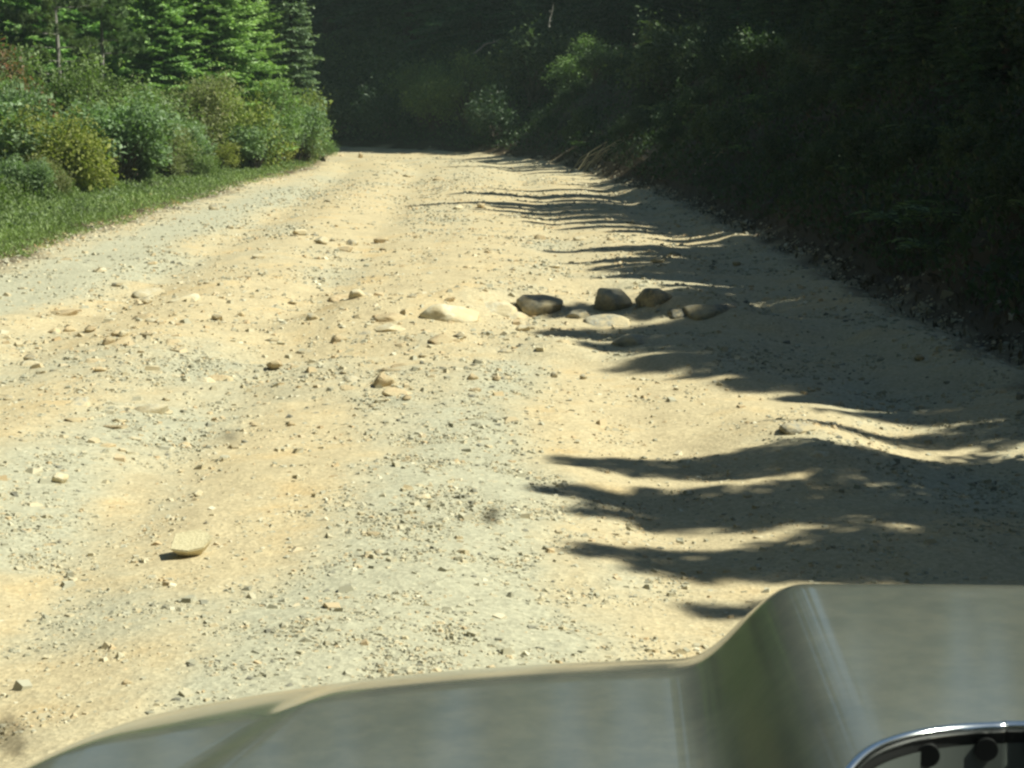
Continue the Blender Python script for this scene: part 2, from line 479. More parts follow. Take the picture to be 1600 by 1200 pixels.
# grey gravel against ochre dirt, in metres on the road
GREY = [(-4.4, 16, .5, 4, 1.0), (-4.3, 24, .5, 6, 1.0), (-4.0, 33, .5, 6, .9)]
for px, py, wx, wy, a in ((790, 590, 60, 40, .8), (740, 680, 100, 60, 1.0), (720, 780, 130, 80, 1.1), (700, 900, 190, 90, 1.2), (560, 980, 220, 70, 1.2), (760, 1000, 150, 60, 1.0), (400, 1080, 160, 60, .9), (650, 1060, 150, 60, 1.1),
                          (60, 830, 110, 70, .9), (60, 740, 90, 50, .8), (150, 960, 120, 80, .55), (230, 660, 130, 50, .85), (300, 570, 120, 40, .9), (120, 560, 100, 40, .5),
                          (200, 420, 80, 25, .9), (450, 360, 50, 20, .6), (520, 430, 70, 20, .7), (1480, 750, 110, 40, .8), (1280, 700, 90, 40, .5), (1350, 620, 80, 30, .6), (1000, 900, 80, 30, .4),
                          (600, 640, 60, 30, .6), (700, 330, 60, 14, .5), (850, 380, 50, 12, .6), (640, 440, 40, 12, .4)):
    x, y = flat_at(px, py); x2, _ = flat_at(px + wx, py); _, y2 = flat_at(px, max(py - wy, 200))
    GREY.append((x, y, x2 - x, max(y2 - y, .2) * .8, a))
OCH = []
for px, py, wx, wy, a in ((360, 450, 130, 35, .9), (520, 340, 110, 30, .9), (700, 400, 120, 35, 1.0), (800, 320, 90, 20, .8), (620, 470, 160, 40, .9), (530, 520, 120, 30, 1.1), (450, 680, 90, 90, .9),
                          (1000, 640, 180, 60, 1.2), (950, 720, 100, 40, .7), (20, 660, 70, 40, 1.2), (190, 780, 50, 50, .9), (330, 880, 100, 60, .9), (440, 800, 80, 60, .8), (20, 930, 40, 40, 1.1), (130, 490, 60, 20, .8),
                          (1100, 850, 250, 40, .6), (1350, 900, 100, 30, .7), (880, 920, 60, 60, .5), (1400, 690, 100, 20, .6), (120, 1040, 120, 30, .5)):
    x, y = flat_at(px, py); x2, _ = flat_at(px + wx, py); _, y2 = flat_at(px, max(py - wy, 200))
    OCH.append((x, y, x2 - x, max(y2 - y, .2) * .8, a))


def greyness(x, y):
    g = 0.18 + 0.40 * fbm(x, y / 2.2, 1.3, 4, 61) + 0.3 * fbm(x, y / 1.5, .45, 3, 66)
    for cx, cy, sx, sy, a in GREY:
        g = g + a * 1.0 * np.exp(-((x - cx) / sx) ** 2 - ((y - cy) / sy) ** 2)
    for cx, cy, sx, sy, a in OCH:
        g = g - a * 0.7 * np.exp(-((x - cx) / sx) ** 2 - ((y - cy) / sy) ** 2)
    return np.clip(g, -0.2, 1)


rows = [-14.0]
while rows[-1] < 3: rows.append(rows[-1] + 0.35)
while rows[-1] < 80: rows.append(rows[-1] + max(0.02, rows[-1] * 0.0052))
rows = np.array(rows)
u = np.linspace(0, 1, 430)
X0 = XL(rows) - 0.9; X1 = XR(rows) + 0.9
X = X0[:, None] + (X1 - X0)[:, None] * u[None, :]
Yg = np.repeat(rows[:, None], len(u), 1)
edge = np.minimum(u, 1 - u)[None, :] * (X1 - X0)[:, None]
Z = H(X, Yg) + 0.004 - 0.14 * np.clip(1 - edge / 0.35, 0, 1) ** 2
Z = Z + 0.009 * fbm(X, Yg, 0.18, 3, 71) * (1 - .5 * np.clip((Yg - 20) / 20, 0, 1))
verge = np.clip(np.maximum(sright(X, Yg), sleft(X, Yg)) * 3 + 0.5 + 0.9 * fbm(X, Yg, 0.5, 3, 81), 0, 1)
road = link("road", grid_mesh("road", X, Yg, Z, M['road'], {"grey": greyness(X, Yg).ravel(), "verge": verge.ravel()}))
tag(road, "rough pale dirt and gravel forest road curving out of sight", kind="structure")

gx = np.concatenate([np.linspace(-160, -14, 50)[:-1], np.linspace(-14, 14, 140), np.linspace(14, 120, 40)[1:]])
gy = np.concatenate([np.linspace(-60, -6, 25)[:-1], np.linspace(-6, 90, 300), np.linspace(90, 240, 40)[1:]])
GX, GY = np.meshgrid(gx, gy)
inside = np.clip(-np.maximum(sright(GX, GY) - .45, sleft(GX, GY) - .45) * 4, 0, 1)
GZ = H(GX, GY) - 0.12 * inside - 0.01
ground = link("ground", grid_mesh("ground", GX, GY, GZ, M['soil']))
tag(ground, "dark brown forest floor and roadside bank", kind="structure")

# ------------------------------------------------------------------ gravel (nobody could count it)
def stones_mesh(name, px_, py_, size, vcol, sink=0.25):
    n = len(px_)
    cube = np.array([(-1, -1, -1), (1, -1, -1), (1, 1, -1), (-1, 1, -1), (-.62, -.62, 1), (.62, -.62, 1), (.62, .62, 1), (-.62, .62, 1)], float) * 0.5
    V = cube[None] * (1 + 0.26 * rng.normal(size=(n, 8, 3)).clip(-1.6, 1.6))
    V = V * np.stack([rng.uniform(.8, 1.35, n), rng.uniform(.7, 1.2, n), rng.uniform(.4, .85, n)], 1)[:, None, :] * size[:, None, None]
    a = rng.uniform(0, 2 * np.pi, n); t = rng.normal(0, .25, n)
    ca, sa, ct, st = np.cos(a), np.sin(a), np.cos(t), np.sin(t)
    x, y, z = V[..., 0], V[..., 1], V[..., 2]
    x, z = x * ct[:, None] - z * st[:, None], x * st[:, None] + z * ct[:, None]
    x, y = x * ca[:, None] - y * sa[:, None], x * sa[:, None] + y * ca[:, None]
    zz = H(px_, py_)
    V = np.stack([x + px_[:, None], y + py_[:, None], z + (zz + size * (0.3 - sink))[:, None]], -1)
    q = np.array([(0, 3, 2, 1), (4, 5, 6, 7), (0, 1, 5, 4), (1, 2, 6, 5), (2, 3, 7, 6), (3, 0, 4, 7)])
    T = []
    for a_, b_, c_, d_ in q: T += [(a_, b_, c_), (a_, c_, d_)]
    T = np.array(T)
    F_ = (T[None] + (np.arange(n) * 8)[:, None, None]).reshape(-1, 3)
    return mesh_np(name, V.reshape(-1, 3), None, F_, M['gravel'], False, face_attr={"v": np.repeat(vcol, 12)})


def gravel_points(n, y0, y1, pw, accept):
    out = []
    got = 0
    while got < n:
        k = n * 2
        uu = rng.random(k)
        y = 1 / (1 / y0 + uu * (1 / y1 - 1 / y0)) if pw == 2 else np.exp(np.log(y0) + uu * np.log(y1 / y0))
        x = rng.uniform(-6.2, 3.6, k)
        half = y * 0.30 + 0.4
        ok = (np.abs(x) < half) & (sright(x, y) < 0.25) & (sleft(x, y) < 0.3)
        x, y = x[ok], y[ok]
        m = rng.random(len(x)) < accept(x, y)
        out.append(np.stack([x[m], y[m]], 1)); got += m.sum()
    return np.concatenate(out)[:n]


def patchy(x, y):
    g = greyness(x, y)
    return np.clip(0.14 + 0.9 * np.clip(g, 0, 1) ** 1.2 + 0.6 * fbm(x, y, 0.5, 3, 91), 0.02, 1) * (1 - .88 * np.exp(-((x + 4.35) / .75) ** 2))


P = gravel_points(100000, 4.8, 40, 2, patchy)
d = P[:, 1]
size = (0.0035 + 0.00075 * d) * np.exp(rng.normal(0, 0.45, len(P)))
size = np.minimum(size, 0.05)
vc = np.clip(rng.normal(0.45, 0.22, len(P)) + 0.2 * (greyness(P[:, 0], P[:, 1]) < .25), 0, 1)
g = link("gravel", stones_mesh("gravel", P[:, 0], P[:, 1], size, vc))
tag(g, "loose pale gravel strewn over the dirt road", "gravel", kind="stuff")
P = gravel_points(6500, 5, 60, 1, lambda x, y: np.clip(patchy(x, y) + 0.4 * np.exp(-((y - 13.5) / 4.5) ** 2) * (x < .5), 0, 1))
size = (0.010 + 0.0011 * P[:, 1]) * np.exp(rng.normal(0, 0.4, len(P)))
vc = np.clip(rng.normal(0.55, 0.25, len(P)), 0, 1)
g = link("coarse_gravel", stones_mesh("coarse_gravel", P[:, 0], P[:, 1], np.minimum(size, .06), vc))
tag(g, "coarser broken stones mixed through the road gravel", "gravel", kind="stuff")
n_ = 900
xx = rng.normal(-1.1, 1.9, n_); yy = 14.3 + rng.normal(0, 1.5, n_) + .15 * xx
ok = (xx < .9) & (xx > -5)
g = link("ledge_rubble", stones_mesh("ledge_rubble", xx[ok], yy[ok], np.clip(np.exp(rng.normal(math.log(.03), .5, ok.sum())), .012, .085), np.clip(rng.normal(.72, .13, ok.sum()), 0, 1), .35))
tag(g, "tan rubble and clods piled round the rocky ledge", "rubble", kind="stuff")
# crumbs along the grass edge
yy = np.exp(rng.uniform(np.log(8), np.log(50), 1500)); xx = XL(yy) + rng.normal(0.05, .16, 1500)
g = link("edge_gravel", stones_mesh("edge_gravel", xx, yy, np.minimum(.055, np.exp(rng.normal(math.log(.024), .5, 1500))), np.clip(rng.normal(.6, .2, 1500), 0, 1)))
tag(g, "crumbled stones and clods along the grass edge", "gravel", kind="stuff")
yy = np.exp(rng.uniform(np.log(7), np.log(58), 1400)); xx = XR(yy) + rng.normal(0.0, .22, 1400)
g = link("bank_foot_gravel", stones_mesh("bank_foot_gravel", xx, yy, np.exp(rng.normal(math.log(.022), .5, 1400)), np.clip(rng.normal(.15, .15, 1400), 0, 1)))  # stone colour darkened to suit the shade along the bank
tag(g, "loose stones along the foot of the shaded bank", "gravel", kind="stuff")

# ------------------------------------------------------------------ single rocks
def hull_rock(seed, flat=0.6, npts=16, bev=0.04):
    r = random.Random(seed)
    bm = bmesh.new()
    for _ in range(npts):
        v = Vector((r.gauss(0, 1), r.gauss(0, 1), r.gauss(0, 1))).normalized() * r.uniform(.8, 1)
        bm.verts.new((v.x * .5, v.y * .42, v.z * .5 * flat))
    res = bmesh.ops.convex_hull(bm, input=bm.verts)
    bmesh.ops.delete(bm, geom=[e for e in res["geom_interior"] if isinstance(e, bmesh.types.BMVert)], context='VERTS')
    bmesh.ops.bevel(bm, geom=list(bm.edges), offset=bev, segments=1, affect='EDGES')
    me = bpy.data.meshes.new("rock"); bm.to_mesh(me); bm.free()
    return me


def round_rock(seed, flat=0.6, sub=4):
    r = random.Random(seed * 13 + 1)
    bm = bmesh.new(); bmesh.ops.create_icosphere(bm, subdivisions=sub, radius=0.5)
    o = seed * 7.3
    planes = []
    for _ in range(11):
        v = Vector((r.gauss(0, 1), r.gauss(0, 1), r.gauss(.25, .8))).normalized()
        planes.append((v, r.uniform(.30, .40)))
    for v in bm.verts:
        c = v.co.copy()
        for ax, lim in planes:
            dd = c.dot(ax)
            if dd > lim: c -= ax * (dd - lim) * .88
        n = float(fbm(c.x * 1.1 + c.z * .7 + o, c.y + c.z * .9 + o, 0.45, 4, seed % 50)) * 0.20
        f = 1 + n
        v.co = Vector((c.x * f * 1.15, c.y * f, c.z * f * flat * 1.2))
    for f in bm.faces: f.smooth = True
    me = bpy.data.meshes.new("rock"); bm.to_mesh(me); bm.free()
    return me


ROCKS = {('h', i): hull_rock(i, [.55, .7, .45, .8, .35, .6][i % 6], 12 + i) for i in range(10)}
ROCKS.update({('r', i): round_rock(i + 3, [.55, .7, .45, .62][i % 4]) for i in range(6)})
_rockmesh = {}


def rock_mesh(key, mat):
    k = (key, mat)
    if k not in _rockmesh:
        me = ROCKS[key].copy(); me.materials.clear(); me.materials.append(M[mat]); _rockmesh[k] = me
    return _rockmesh[k]


LAND = []


def put_rock(px, py, wpx, key, mat, label, sink=.3, rz=None, hs=1.0, tilt=(0, 0), name="rock", group=None, xy=None, w=None, short=None, depth=1.0):
    x, y = at(px, py) if xy is None else xy
    if w is None: w = px2m(wpx, y)
    o = bpy.data.objects.new(name, rock_mesh(key, mat))
    COL.objects.link(o)
    zs = max(abs(v.co.z) for v in ROCKS[key].vertices) * w * hs
    o.scale = (w, w * depth, w * hs)
    o.location = (x, y + (w * .35 if xy is None else 0), h1(x, y) + zs * (1 - 2 * sink))
    o.rotation_euler = (tilt[0], tilt[1], random.uniform(0, 6.28) if rz is None else rz)
    tag(o, label, "boulder" if name == "boulder" else "rock", group)
    if short: LAND.append((short, x, y))
    return o


BG = "boulders buried in the ledge across the road"
for a in (
    (960, 488, 64, ('r', 1), 'rock_grey', "round grey boulder standing highest in the ledge, its top in sunlight", .27, 0.4, 1.0, "the round ledge boulder"),
    (842, 492, 78, ('r', 0), 'rock_grey', "humped grey boulder with a dark shaded end, left of the round one", .34, 0.2, 1.0, "the humped grey boulder"),
    (776, 482, 74, ('r', 2), 'rock_pale', "low pale boulder behind the ledge, next to the humped grey one", .5, 0.0, .8, None),
    (706, 500, 92, ('r', 3), 'rock_pale', "broad flat pale boulder bedded in tan dirt at the ledge", .5, 0.1, .8, "the broad flat boulder"),
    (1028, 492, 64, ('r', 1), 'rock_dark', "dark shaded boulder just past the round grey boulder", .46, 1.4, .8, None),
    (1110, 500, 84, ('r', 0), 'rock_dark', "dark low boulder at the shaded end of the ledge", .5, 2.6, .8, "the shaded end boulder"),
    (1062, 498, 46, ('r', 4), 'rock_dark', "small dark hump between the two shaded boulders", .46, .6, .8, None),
    (952, 510, 72, ('r', 2), 'rock_grey', "smooth grey boulder in front of the round one, half in shadow", .48, .3, .8, None),
    (905, 498, 50, ('r', 5), 'rock_grey', "small grey boulder wedged between the humped and round boulders", .48, .9, .7, None),
    (1000, 536, 80, ('r', 3), 'rock_grey', "grey boulder top showing through the dirt below the ledge", .6, .2, .7, None),
    (800, 498, 60, ('r', 4), 'rock_pale', "pale buried stone in front of the low pale boulder", .6, .2, .6, None),
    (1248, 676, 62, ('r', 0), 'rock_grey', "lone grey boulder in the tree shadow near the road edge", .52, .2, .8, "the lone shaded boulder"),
    (1288, 712, 44, ('r', 3), 'rock_pale', "pale flat stone in sun below the lone grey boulder", .62, .2, .6, None),
    (610, 492, 66, ('r', 5), 'rock_tan', "tan boulder top barely breaking the dirt left of the flat pale one", .62, .2, .7, None),
    (545, 470, 60, ('r', 2), 'rock_tan', "dusty tan boulder upslope of the ledge", .6, .4, .7, None),
):
    put_rock(a[0], a[1], a[2], a[3], a[4], a[5], a[6], a[7], a[8], name="boulder", short=a[9], group=BG if a[1] < 540 else None)

for a in (
    (598, 607, 44, ('h', 3), 'rock_tan', "angular tan rock with a dark shaded face, mid road", .2, .4, 1.0, "the angular tan rock"),
    (596, 630, 38, ('h', 0), 'rock_pale', "pale rock directly below the angular tan rock", .4, .8, .8, None),
    (636, 628, 24, ('h', 5), 'rock_tan', "small dark-sided rock beside the pale one", .3, 1.8, .9, None),
    (682, 540, 62, ('h', 1), 'rock_tan', "wide tan rock in the dirt below the broad flat boulder", .42, .1, .8, "the wide tan rock"),
    (712, 534, 22, ('h', 4), 'rock_tan', "reddish lump leaning on the wide tan rock", .3, .9, .9, None),
    (528, 536, 36, ('h', 3), 'rock_tan', "tan rock with rusty underside left of the wide tan rock", .35, .5, .8, "the rusty tan rock"),
    (422, 536, 34, ('h', 2), 'rock_grey', "low brown-grey stone with a shadowed rim, left half of road", .3, .1, .8, "the rimmed stone"),
    (486, 502, 26, ('h', 3), 'rock_grey', "pointed grey stone standing at the near end of the ledge", .25, .1, 1.0, "the pointed grey stone"),
    (456, 476, 18, ('h', 5), 'rock_grey', "small dark rock behind the pointed grey stone", .3, .4, .9, None),
    (500, 382, 34, ('h', 1), 'rock_pale', "pale rock with a shaded underside, far part of the road", .25, .5, .9, "the far pale rock"),
    (519, 378, 12, ('h', 5), 'rock_grey', "small grey stone touching the far pale rock", .25, .5, .9, None),
    (358, 358, 16, ('h', 3), 'rock_grey', "dark pointed stone by a pale flat one near the verge track", .25, .5, .9, "the dark verge stone"),
    (372, 358, 16, ('h', 0), 'rock_pale', "pale flat stone beside the dark pointed one near the verge track", .35, .5, .8, None),
    (236, 414, 26, ('h', 2), 'rock_tan', "flat stone at the edge of the grey verge track", .3, 1.0, .8, None),
    (438, 416, 16, ('h', 4), 'rock_pale', "small pale stone on the open ochre track", .3, 1.0, .9, None),
    (83, 582, 26, ('h', 4), 'rock_grey', "dark wedge stone leaning on a pale one by the ochre patch", .3, .8, .9, "the dark wedge stone"),
    (62, 585, 26, ('h', 0), 'rock_pale', "pale stone under the dark wedge stone", .35, .8, .9, None),
    (82, 522, 28, ('h', 1), 'rock_tan', "first stone of the tan row, with dark gap behind", .35, .8, .9, None),
    (106, 520, 30, ('h', 3), 'rock_tan', "broad tan stone second in the row of tan stones", .4, .2, .8, "the row of tan stones"),
    (140, 521, 30, ('h', 5), 'rock_tan', "tall tan stone third in the row, shadow at its foot", .3, 1.8, .9, None),
    (170, 525, 20, ('h', 6), 'rock_tan', "small tan stone after the tall one in the row", .35, 2.8, .9, None),
    (192, 527, 24, ('h', 7), 'rock_pale', "last stone of the tan row with black shadow cleft", .35, .8, 1.0, None),
    (248, 505, 26, ('h', 8), 'rock_tan', "tan stone a step past the end of the tan row", .35, .8, .8, None),
    (33, 692, 26, ('h', 4), 'rock_dark', "dark sliver of stone on the ochre patch by the frame edge", .25, .2, .8, None),
    (100, 665, 22, ('h', 2), 'rock_pale', "pale oval stone on grey gravel above the dark sliver", .45, .2, .6, None),
    (175, 672, 62, ('h', 0), 'rock_tan', "wide low stone with a straight shadowed end, among gravel", .55, .3, .7, "the wide low stone"),
    (190, 640, 56, ('h', 6), 'rock_pale', "pale buried slab behind the wide low stone", .62, .3, .5, None),
    (258, 648, 28, ('h', 1), 'rock_pale', "thin pale flake with dark edge on the gravel", .25, .3, .6, None),
    (92, 758, 36, ('h', 9), 'rock_pale', "cream rock lying tilted on blue-grey gravel", .3, .7, .9, "the tilted cream rock"),
    (306, 777, 26, ('h', 1), 'rock_pale', "blocky cream rock on the dirt above the slab", .25, .3, 1.0, "the blocky cream rock"),
    (84, 728, 26, ('h', 4), 'rock_pale', "thin pale stone above the tilted cream rock", .4, .3, .6, None),
    (208, 880, 16, ('h', 3), 'rock_pale', "small pale stone left of the cream slab", .3, .3, .8, None),
    (322, 822, 14, ('h', 5), 'rock_dark', "small black stone just behind the cream slab", .25, .3, 1.0, None),
    (454, 668, 18, ('h', 3), 'rock_tan', "single tan pebble with dark side on the smooth ochre track", .2, .3, 1.0, None),
    (535, 586, 14, ('h', 5), 'rock_grey', "small dark stone left of the angular tan rock", .3, .3, 1.0, None),
    (667, 742, 22, ('h', 4), 'rock_dark', "dark slate chip lying in the pale gravel strip", .15, 2.6, .9, "the slate chip"),
    (738, 596, 24, ('h', 3), 'rock_tan', "upper of two dark-sided rocks at the start of the gravel strip", .25, .3, 1.0, None),
    (742, 614, 28, ('h', 6), 'rock_tan', "lower tan rock of the pair at the start of the gravel strip", .3, 2.3, .9, "the gravel strip pair"),
    (776, 596, 22, ('h', 7), 'rock_tan', "tan rock right beside the pair at the gravel strip", .3, 1.3, .8, None),
    (790, 556, 34, ('h', 8), 'rock_grey', "grey broken rock with black shadow below the humped boulder", .3, .3, .8, "the broken grey rock"),
    (826, 516, 28, ('h', 5), 'rock_grey', "dark stone in front of the humped grey boulder", .35, .3, .8, None),
    (866, 592, 16, ('h', 7), 'rock_grey', "narrow upright grey stone on smooth dirt", .3, .3, 1.3, None),
    (912, 594, 16, ('h', 9), 'rock_grey', "small grey wedge beside the narrow upright stone", .3, .3, 1.1, None),
    (915, 620, 20, ('h', 4), 'rock_pale', "thin pale chip on smooth dirt below the wedges", .3, .3, .6, None),
    (955, 560, 18, ('h', 2), 'rock_grey', "round grey stone top on the lit berm", .5, .3, .9, None),
    (1160, 648, 14, ('h', 1), 'rock_pale', "pale pebble on open dirt ahead of the lone boulder", .3, .3, .8, None),
    (962, 838, 22, ('h', 0), 'rock_pale', "cream stone lying in the near shadow streaks", .3, .3, .8, "the cream shadow stone"),
    (862, 864, 14, ('h', 4), 'rock_tan', "tan stone left of the near shadow tips", .3, .3, .8, None),
    (498, 970, 52, ('h', 2), 'rock_pale', "flat cream slab flush with the bright gravel", .62, .3, .5, "the flush slab"),
    (275, 992, 60, ('h', 6), 'rock_pale', "pale grey-green slab flush with the road", .66, .3, .4, "the grey-green slab"),
    (280, 1040, 44, ('h', 9), 'rock_pale', "pale stone top set flat near the hood edge", .66, .3, .4, None),
    (196, 1072, 22, ('h', 3), 'rock_tan', "orange-tan stone near the front corner of the hood", .3, .3, .9, "the orange stone"),
    (228, 1082, 18, ('h', 1), 'rock_grey', "grey stone beside the orange-tan one near the hood", .3, .3, .9, None),
    (336, 1060, 26, ('h', 6), 'rock_pale', "pale block at the hood edge near the gravel", .35, .3, .8, None),
    (386, 1078, 24, ('h', 8), 'rock_grey', "grey flat stone touching the hood outline", .4, .3, .6, None),
    (183, 1112, 18, ('h', 0), 'rock_tan', "tan stone nearest the hood's outer curve", .3, .3, .8, None),
    (563, 247, 10, ('h', 3), 'rock_tan', "upright tan stone far off near the bend", .15, .3, 1.7, "the upright bend stone"),
    (533, 244, 12, ('h', 1), 'rock_tan', "tan stone far off at the inside of the bend", .25, .3, .9, None),
    (1400, 352 + 0, 10, ('h', 1), 'rock_grey', "grey stone deep in shade on the bank foot", .3, .3, .9, None),
    (1320, 512, 26, ('h', 2), 'rock_pale', "bright pale rock catching sun on the shaded berm", .35, .3, .9, None),
    (1437, 556, 14, ('h', 6), 'rock_pale', "white pebble catching sun at the road's shaded rim", .3, .3, 1.0, None),
    (1270, 614, 16, ('h', 5), 'rock_pale', "pale round pebble at the edge of the big shadow", .3, .3, 1.0, None),
    (985, 350, 22, ('h', 0), 'rock_dark', "dark rock at the far shadow's sunlit rim", .35, .3, .8, None),
    (968, 412, 10, ('h', 1), 'rock_pale', "bright pebble on the thin mid-distance shadow", .3, .3, 1.0, None),
):
    put_rock(a[0], a[1], a[2], a[3], a[4], a[5], a[6], a[7], a[8], short=a[9])

for i in range(34):
    px = random.uniform(30, 640); py = 470 + 230 * (i / 33) + random.uniform(-8, 8)
    mi, cn = random.choices(cols[:3] if 'cols' in globals() else [('rock_tan', 'tan'), ('rock_pale', 'pale'), ('rock_grey', 'grey')], [5, 4, 1])[0]
    key = random.choice([('r', 0), ('r', 2), ('r', 3), ('r', 5), ('h', 0), ('h', 6), ('h', 8)])
    put_rock(px, py, random.uniform(26, 62), key, mi, f"{cn} rock half buried in the verge half of the road, {ordn(i + 1)} coming nearer", random.uniform(.52, .62), None, random.uniform(.6, .9),
             (random.uniform(-.15, .15), random.uniform(-.15, .15)), group="half-buried rocks in the road")
bm = bmesh.new()
poly = [(-.50, -.30), (-.42, .34), (.10, .42), (.40, .30), (.52, -.02), (.30, -.32), (-.05, -.42)]
lo_ = [bm.verts.new((x * .62, y * .60, -.24 + .03 * math.sin(i * 2.1))) for i, (x, y) in enumerate(poly)]
hi_ = [bm.verts.new((x, y, .10 + .035 * math.sin(i * 3.7))) for i, (x, y) in enumerate(poly)]
bm.faces.new(hi_); bm.faces.new(lo_[::-1])
for i in range(7): bm.faces.new((lo_[i], lo_[(i + 1) % 7], hi_[(i + 1) % 7], hi_[i]))
bmesh.ops.bevel(bm, geom=list(bm.edges), offset=.03, segments=2, affect='EDGES')
me = bpy.data.meshes.new("rock"); bm.to_mesh(me); bm.free(); me.materials.append(M['rock_cream'])
sx0, sy0 = at(300, 868)
slab = link("rock", me, loc=(sx0, sy0, h1(sx0, sy0) + .047)); w_ = px2m(68, sy0)
slab.scale = (w_, w_ * 1.15, w_ * .85); slab.rotation_euler = (math.radians(19), math.radians(-3), .08)
nt_ = M['rock_cream'].node_tree
for n_ in nt_.nodes:
    if n_.type == 'MAP_RANGE' and abs(n_.inputs[4].default_value - .85) < .01: n_.inputs[4].default_value = .1
tag(slab, "large flat cream-yellow slab lying alone on the road ahead of the hood", "rock"); LAND.append(("the cream slab", sx0, sy0))

# many smaller loose stones, each an object of its own
cols = [('rock_tan', 'tan'), ('rock_pale', 'pale'), ('rock_grey', 'grey'), ('rock_dark', 'dark')]
cand = gravel_points(420, 6, 42, 1, lambda x, y: np.clip(0.10 + patchy(x, y) * .45 + 1.1 * np.exp(-((y - 14.2) / 3.0) ** 2) * (x < .4), 0, 1))
n_small = 0
for x, y in cand:
    x = float(x); y = float(y)
    if min((x - l[1]) ** 2 + (y - l[2]) ** 2 for l in LAND) < .04 or n_small >= 210: continue
    if sright(x, y) > -.1: continue
    w = px2m(random.choice([9, 11, 13, 15, 18, 22, 28, 34]) * (1.0 if y < 25 else .75), y)
    mi, cn = random.choices(cols, [4, 4, 2, 1])[0]
    nm, lx, ly = min(LAND, key=lambda l: (x - l[1]) ** 2 + (y - l[2]) ** 2)
    dx, dy = x - lx, y - ly
    dist = math.hypot(dx, dy)
    if abs(dx) > abs(dy): rel = "on the verge side of" if dx < 0 else "on the bank side of"
    else: rel = "beyond" if dy > 0 else "on the near side of"
    k = random.randrange(10)
    shape = ["flattish", "chunky", "thin", "blocky", "thin", "angular"][k % 6]
    put_rock(0, 0, 0, ('h', k), mi, f"{shape} {cn} stone {'close, ' if dist < .5 else ''}{rel} {nm}",
             random.uniform(.25, .45), None, random.uniform(.6, .95), (random.uniform(-.2, .2), random.uniform(-.2, .2)), name="stone", group="small loose stones scattered on the road", xy=(x, y), w=w)
    n_small += 1

# ------------------------------------------------------------------ plants
def shrub_template(name, seed, h, r, leafmat, n_cl=120, per=45, ll=0.06, lw=0.045, spread=.16, barkm='bark'):
    g = np.random.default_rng(seed)
    root = empty(name)
    # clusters of leaves gathered in lobes of unequal size, with a few shoots standing out
    nl = 9
    ld = rvec(nl, g); ld[:, 2] = np.abs(ld[:, 2]) * 1.1 - .35
    lc = np.stack([ld[:, 0] * r * .62, ld[:, 1] * r * .62, h * .45 + ld[:, 2] * h * .36], 1)
    lr = g.uniform(.26, .48, nl) * r
    lobe = g.integers(0, nl, n_cl)
    d = rvec(n_cl, g)
    C = lc[lobe] + d * lr[lobe][:, None] * (g.uniform(.35, 1.0, n_cl) ** .6)[:, None]
    k_ = int(n_cl * .10)
    C[:k_] = C[:k_] + (C[:k_] - np.array([0, 0, h * .4])) * g.uniform(.05, .35, (k_, 1)) + np.array([0, 0, .08 * h])
    C[:, 2] = np.maximum(C[:, 2], .08)
    mb = MB()
    for i in range(0, n_cl, 2):
        c = C[i]; b = np.array([g.normal(0, .07), g.normal(0, .07), 0])
        mid = b * .5 + c * .5 + np.array([-c[0] * .15, -c[1] * .15, .12 * h]) * (c[2] / h)
        mb.tube([b, mid, c], [.014 * h / 1.6, .008, .003], 3, False)
    link("stems", mb.mesh("stems", M[barkm]), root)
    n = n_cl * per
    P_ = np.repeat(C, per, 0) + g.normal(size=(n, 3)) * spread * .85 * np.array([1, 1, .75])
    P_[:, 2] = np.maximum(P_[:, 2], .03)
    out = P_ - np.array([0, 0, h * .4]); out /= np.linalg.norm(out, axis=1)[:, None] + 1e-6
    D = rvec(n, g) + out * .7 + np.array([0, 0, -.15])
    N_ = rvec(n, g) * .8 + out * .5 + np.array([0, 0, .8])
    sc = np.exp(g.normal(0, .28, n))
    V, Q = leaf_arrays(P_, D, N_, ll * sc, lw * sc)
    v = np.clip(np.repeat(g.random(n_cl) * .25 + g.random(nl)[lobe] * .3, per) + g.random(n) * .5, 0, 1)
    link("foliage", mesh_np("foliage", V, Q, None, M[leafmat], False, face_attr={"v": v}), root)
    return root


